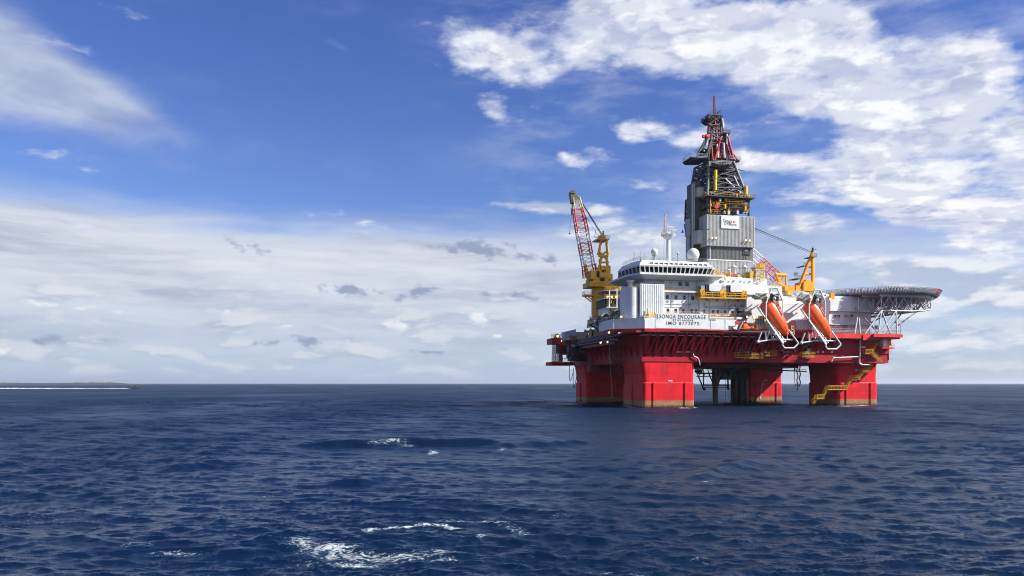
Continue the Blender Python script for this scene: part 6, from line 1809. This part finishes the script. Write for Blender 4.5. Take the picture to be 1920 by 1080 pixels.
mb = MB(); c = P(1046, 629, VP + 2); mb.prism([P(1040, 634, VP + 1), P(1052, 634, VP + 1), P(1046, 625, VP + 1)], (0, 3, 0)); part('lamp_hood', mb, mat('dull_ochre', (.35, .25, .10), .6), fp)
lamp_on(fp, P(1045.5, 630.5, VP), .55); lamp_on(fp, P(1054, 639, VP - .5), .5)
sb = thing('blue_shelter', 'blue-grey slanted shelter box at the left deck corner', 'shelter', P(1069, 640, 58))
mb = MB(); mb.prism([P(1059, 622, 60), P(1080, 617, 56), P(1080, 634, 56), P(1060, 640, 60)], (0, 5, 0)); part('casing', mb, BLUEG, sb)
mb = MB(); mb.box(P(1064, 643, 57), P(1072, 636, 60)); part('yellow_box', mb, YEL, sb)
mb = MB(); mb.box(P(1071, 640, 56), P(1078, 630, 59)); part('red_box', mb, mat('brown_red', (.28, .07, .05), .6), sb)
cc = thing('corner_machinery', 'dark mass of fairleads and gear under the left deck corner', 'deck machinery', (-2, 58, ZD - 4))
for m_, n_, sd in ((BLACK, 70, 1), (DARKRED, 26, 2), (GREY, 16, 3)):
    mb = MB(); r3 = random.Random(sd + 30)
    for i in range(n_):
        px = r3.uniform(1064, 1108); p = P(px, r3.uniform(632 + (1 if px > 1080 else 6), 676), r3.uniform(52, 64)); s_ = r3.uniform(.5, 1.7) if m_ is BLACK else r3.uniform(.3, .9)
        if r3.random() < .6: mb.box((p.x - s_, p.y - s_, p.z - s_ * .7), (p.x + s_, p.y + s_, p.z + s_ * .7))
        else: mb.tube(p, p + Vector((r3.uniform(-2, 2), r3.uniform(-1, 1), r3.uniform(-2, 2))), .3, 6)
    part('gear', mb, m_, cc, kind='stuff')
mb = MB(); mb.box(P(1081, 636, 54), P(1106, 624, 58)); part('buff_box', mb, mat('deck_buff', (.33, .29, .22), .6), cc)
mb = MB(); fbox(mb, 1076, 1170, 632, 672, 60, 6); part('back_plate', mb, DARKRED, cc)

# lettering-sized marks and wires are done; the world beyond the rig --------------------------------
# low wooded headland far off at the left
def headland():
    mb = MB(); n = 260; r3 = random.Random(3)
    D = 5200.0; x0 = (-140 - 960) / FPX * D; x1 = (244 - 960) / FPX * D
    pts = []
    h = 0
    for i in range(n):
        t = i / (n - 1); h = .7 * h + .3 * r3.uniform(-4, 4)
        env = min(1, (1 - t) * 9) ** .8
        pts.append((x0 + (x1 - x0) * t, (12 + 1.2 * math.sin(t * 9) + h * 1.1) * env + .8))
    for k in range(4):
        pass
    vs, fs = [], []
    for i, (x, z) in enumerate(pts):
        jit = r3.uniform(-2.0, 2.0)
        vs += [(x, D - 60, -1), (x, D - 30, z * .55 + jit * .3), (x + jit, D + 10, z + jit * .6), (x, D + 160, z * .8), (x, D + 400, -1)]
    for i in range(n - 1):
        for j in range(4): a = i * 5 + j; fs.append((a, a + 5, a + 6, a + 1))
    me = bpy.data.meshes.new('headland'); me.from_pydata(vs, [], fs); me.update()
    me.materials.append(mat('wooded_headland', (.035, .05, .03), .9, var=.35, scale=.02))
    o = bpy.data.objects.new('headland', me); COL.objects.link(o); tag(o, 'low dark wooded headland on the horizon at the far left', None, None, 'structure')
headland()

# thin sea haze: one closed box round the camera and everything that stands here
def haze_box():
    mb = MB(); mb.box((-45000, -3000, -4), (45000, 45000, 130))
    me = bpy.data.meshes.new('haze'); me.from_pydata(mb.v, [], mb.f); me.update()
    m = bpy.data.materials.new('haze_air'); m.use_nodes = True; t = m.node_tree; t.nodes.clear()
    o = t.nodes.new('ShaderNodeOutputMaterial'); v = t.nodes.new('ShaderNodeVolumePrincipled')
    v.inputs['Color'].default_value = (.80, .88, 1.0, 1); v.inputs['Density'].default_value = 0.00004; v.inputs['Anisotropy'].default_value = 0.3
    t.links.new(v.outputs[0], o.inputs['Volume']); me.materials.append(m)
    ob = bpy.data.objects.new('haze', me); COL.objects.link(ob); tag(ob, 'thin pale sea haze in the air', None, None, 'stuff')
haze_box()

# raised spray of the boat's wake, thinning towards the boat
def spray():
    x1, y1 = px_ground(240, 728.6); r3 = random.Random(77); n = 420; x0 = x1 - 900
    vs, fs = [], []; h = 1
    for i in range(n):
        t = i / (n - 1); x = x0 + (x1 - x0) * t; h = .6 * h + .4 * r3.uniform(.3, 1.7); z = (0.5 + 1.9 * min(1, (1 - t) * 2.2 + .12)) * h * .55
        w = 3 + 5 * (1 - t); y = y1 + r3.uniform(-1, 1)
        vs += [(x, y - w, -.2), (x, y - w * .5, z * .7), (x + r3.uniform(-.5, .5), y, z), (x, y + w * .6, z * .6), (x, y + w, -.2)]
    for i in range(n - 1):
        for j in range(4): a = i * 5 + j; fs.append((a, a + 5, a + 6, a + 1))
    me = bpy.data.meshes.new('wake_spray'); me.from_pydata(vs, [], fs); me.update(); me.materials.append(mat('white_spray', (.55, .58, .61), .9, var=.25, scale=.1))
    o = bpy.data.objects.new('wake_spray', me); COL.objects.link(o); tag(o, 'long white line of spray thrown up behind the small motor boat', None, None, 'stuff')
spray()

# small orange motor boat speeding away on the left
bx_, by_ = px_ground(253, 728.6)
mbx = bpy.data.objects.new('motor_boat', None); COL.objects.link(mbx); mbx.location = (bx_, by_, 0); BASE['motor_boat'] = (0, 0, 0)
tag(mbx, 'small orange open motor boat trailing a long white wake near the horizon', 'boat')
mb = MB(); rings = []
for x, w, h in ((-6, 1.9, 1.3), (-2, 2.1, 1.4), (3, 1.9, 1.6), (6, 1.0, 2.0), (7.6, .15, 2.4)):
    rings.append([(x, w * math.cos(q), h * .5 + .2 + (h * .75) * math.sin(q)) for q in [2 * math.pi * i / 12 for i in range(12)]])
mb.loft(rings, True, True); part('hull', mb, mat('faded_orange', (.06, .025, .02), .5), mbx)
mb = MB(); mb.box((-1.6, -.9, 1.8), (1.2, .9, 3.6)); part('console', mb, BLACK, mbx)
mb = MB(); mb.box((-5.8, -1.2, 1.8), (-3.6, 1.2, 3.2)); part('engine', mb, DSTEEL, mbx)
def helm(x, label, z=1.6, s=1.0):
    o = bpy.data.objects.new('person', None); COL.objects.link(o); o.location = (bx_ + x, by_ - .3, z); BASE[o.name] = (0, 0, 0); tag(o, label, 'person')
    me = bpy.data.meshes.new('body'); 
    vs = [(0, 0, .95), (0, 0, 1.2), (0, 0, 1.45), (0, 0, 1.58), (.03, 0, 1.72), (.0, -.12, .5), (.05, -.13, .05), (.0, .12, .5), (-.05, .13, .05), (0, -.22, 1.42), (.15, -.28, 1.15), (.35, -.2, 1.2), (0, .22, 1.42), (.15, .28, 1.15), (.35, .2, 1.2)]
    es = [(0, 1), (1, 2), (2, 3), (3, 4), (0, 5), (5, 6), (0, 7), (7, 8), (2, 9), (9, 10), (10, 11), (2, 12), (12, 13), (13, 14)]
    me.from_pydata([(a * s, b * s, c * s) for a, b, c in vs], es, []); ob = bpy.data.objects.new('body', me); COL.objects.link(ob); ob.parent = o
    md = ob.modifiers.new('skin', 'SKIN')
    rad = [.16, .17, .18, .07, .12, .10, .07, .10, .07, .08, .06, .045, .08, .06, .045]
    for i, r0 in enumerate(rad): me.skin_vertices[0].data[i].radius = (r0 * s, r0 * s)
    me.skin_vertices[0].data[0].use_root = True
    s2 = ob.modifiers.new('sub', 'SUBSURF'); s2.levels = 1; s2.render_levels = 1
    me.materials.append(BLACK)
helm(.6, 'person in dark clothing standing at the boat helm', 2.0, 1.35); helm(-2.6, 'person in dark clothing crouched aft in the boat', 1.2, 1.2)
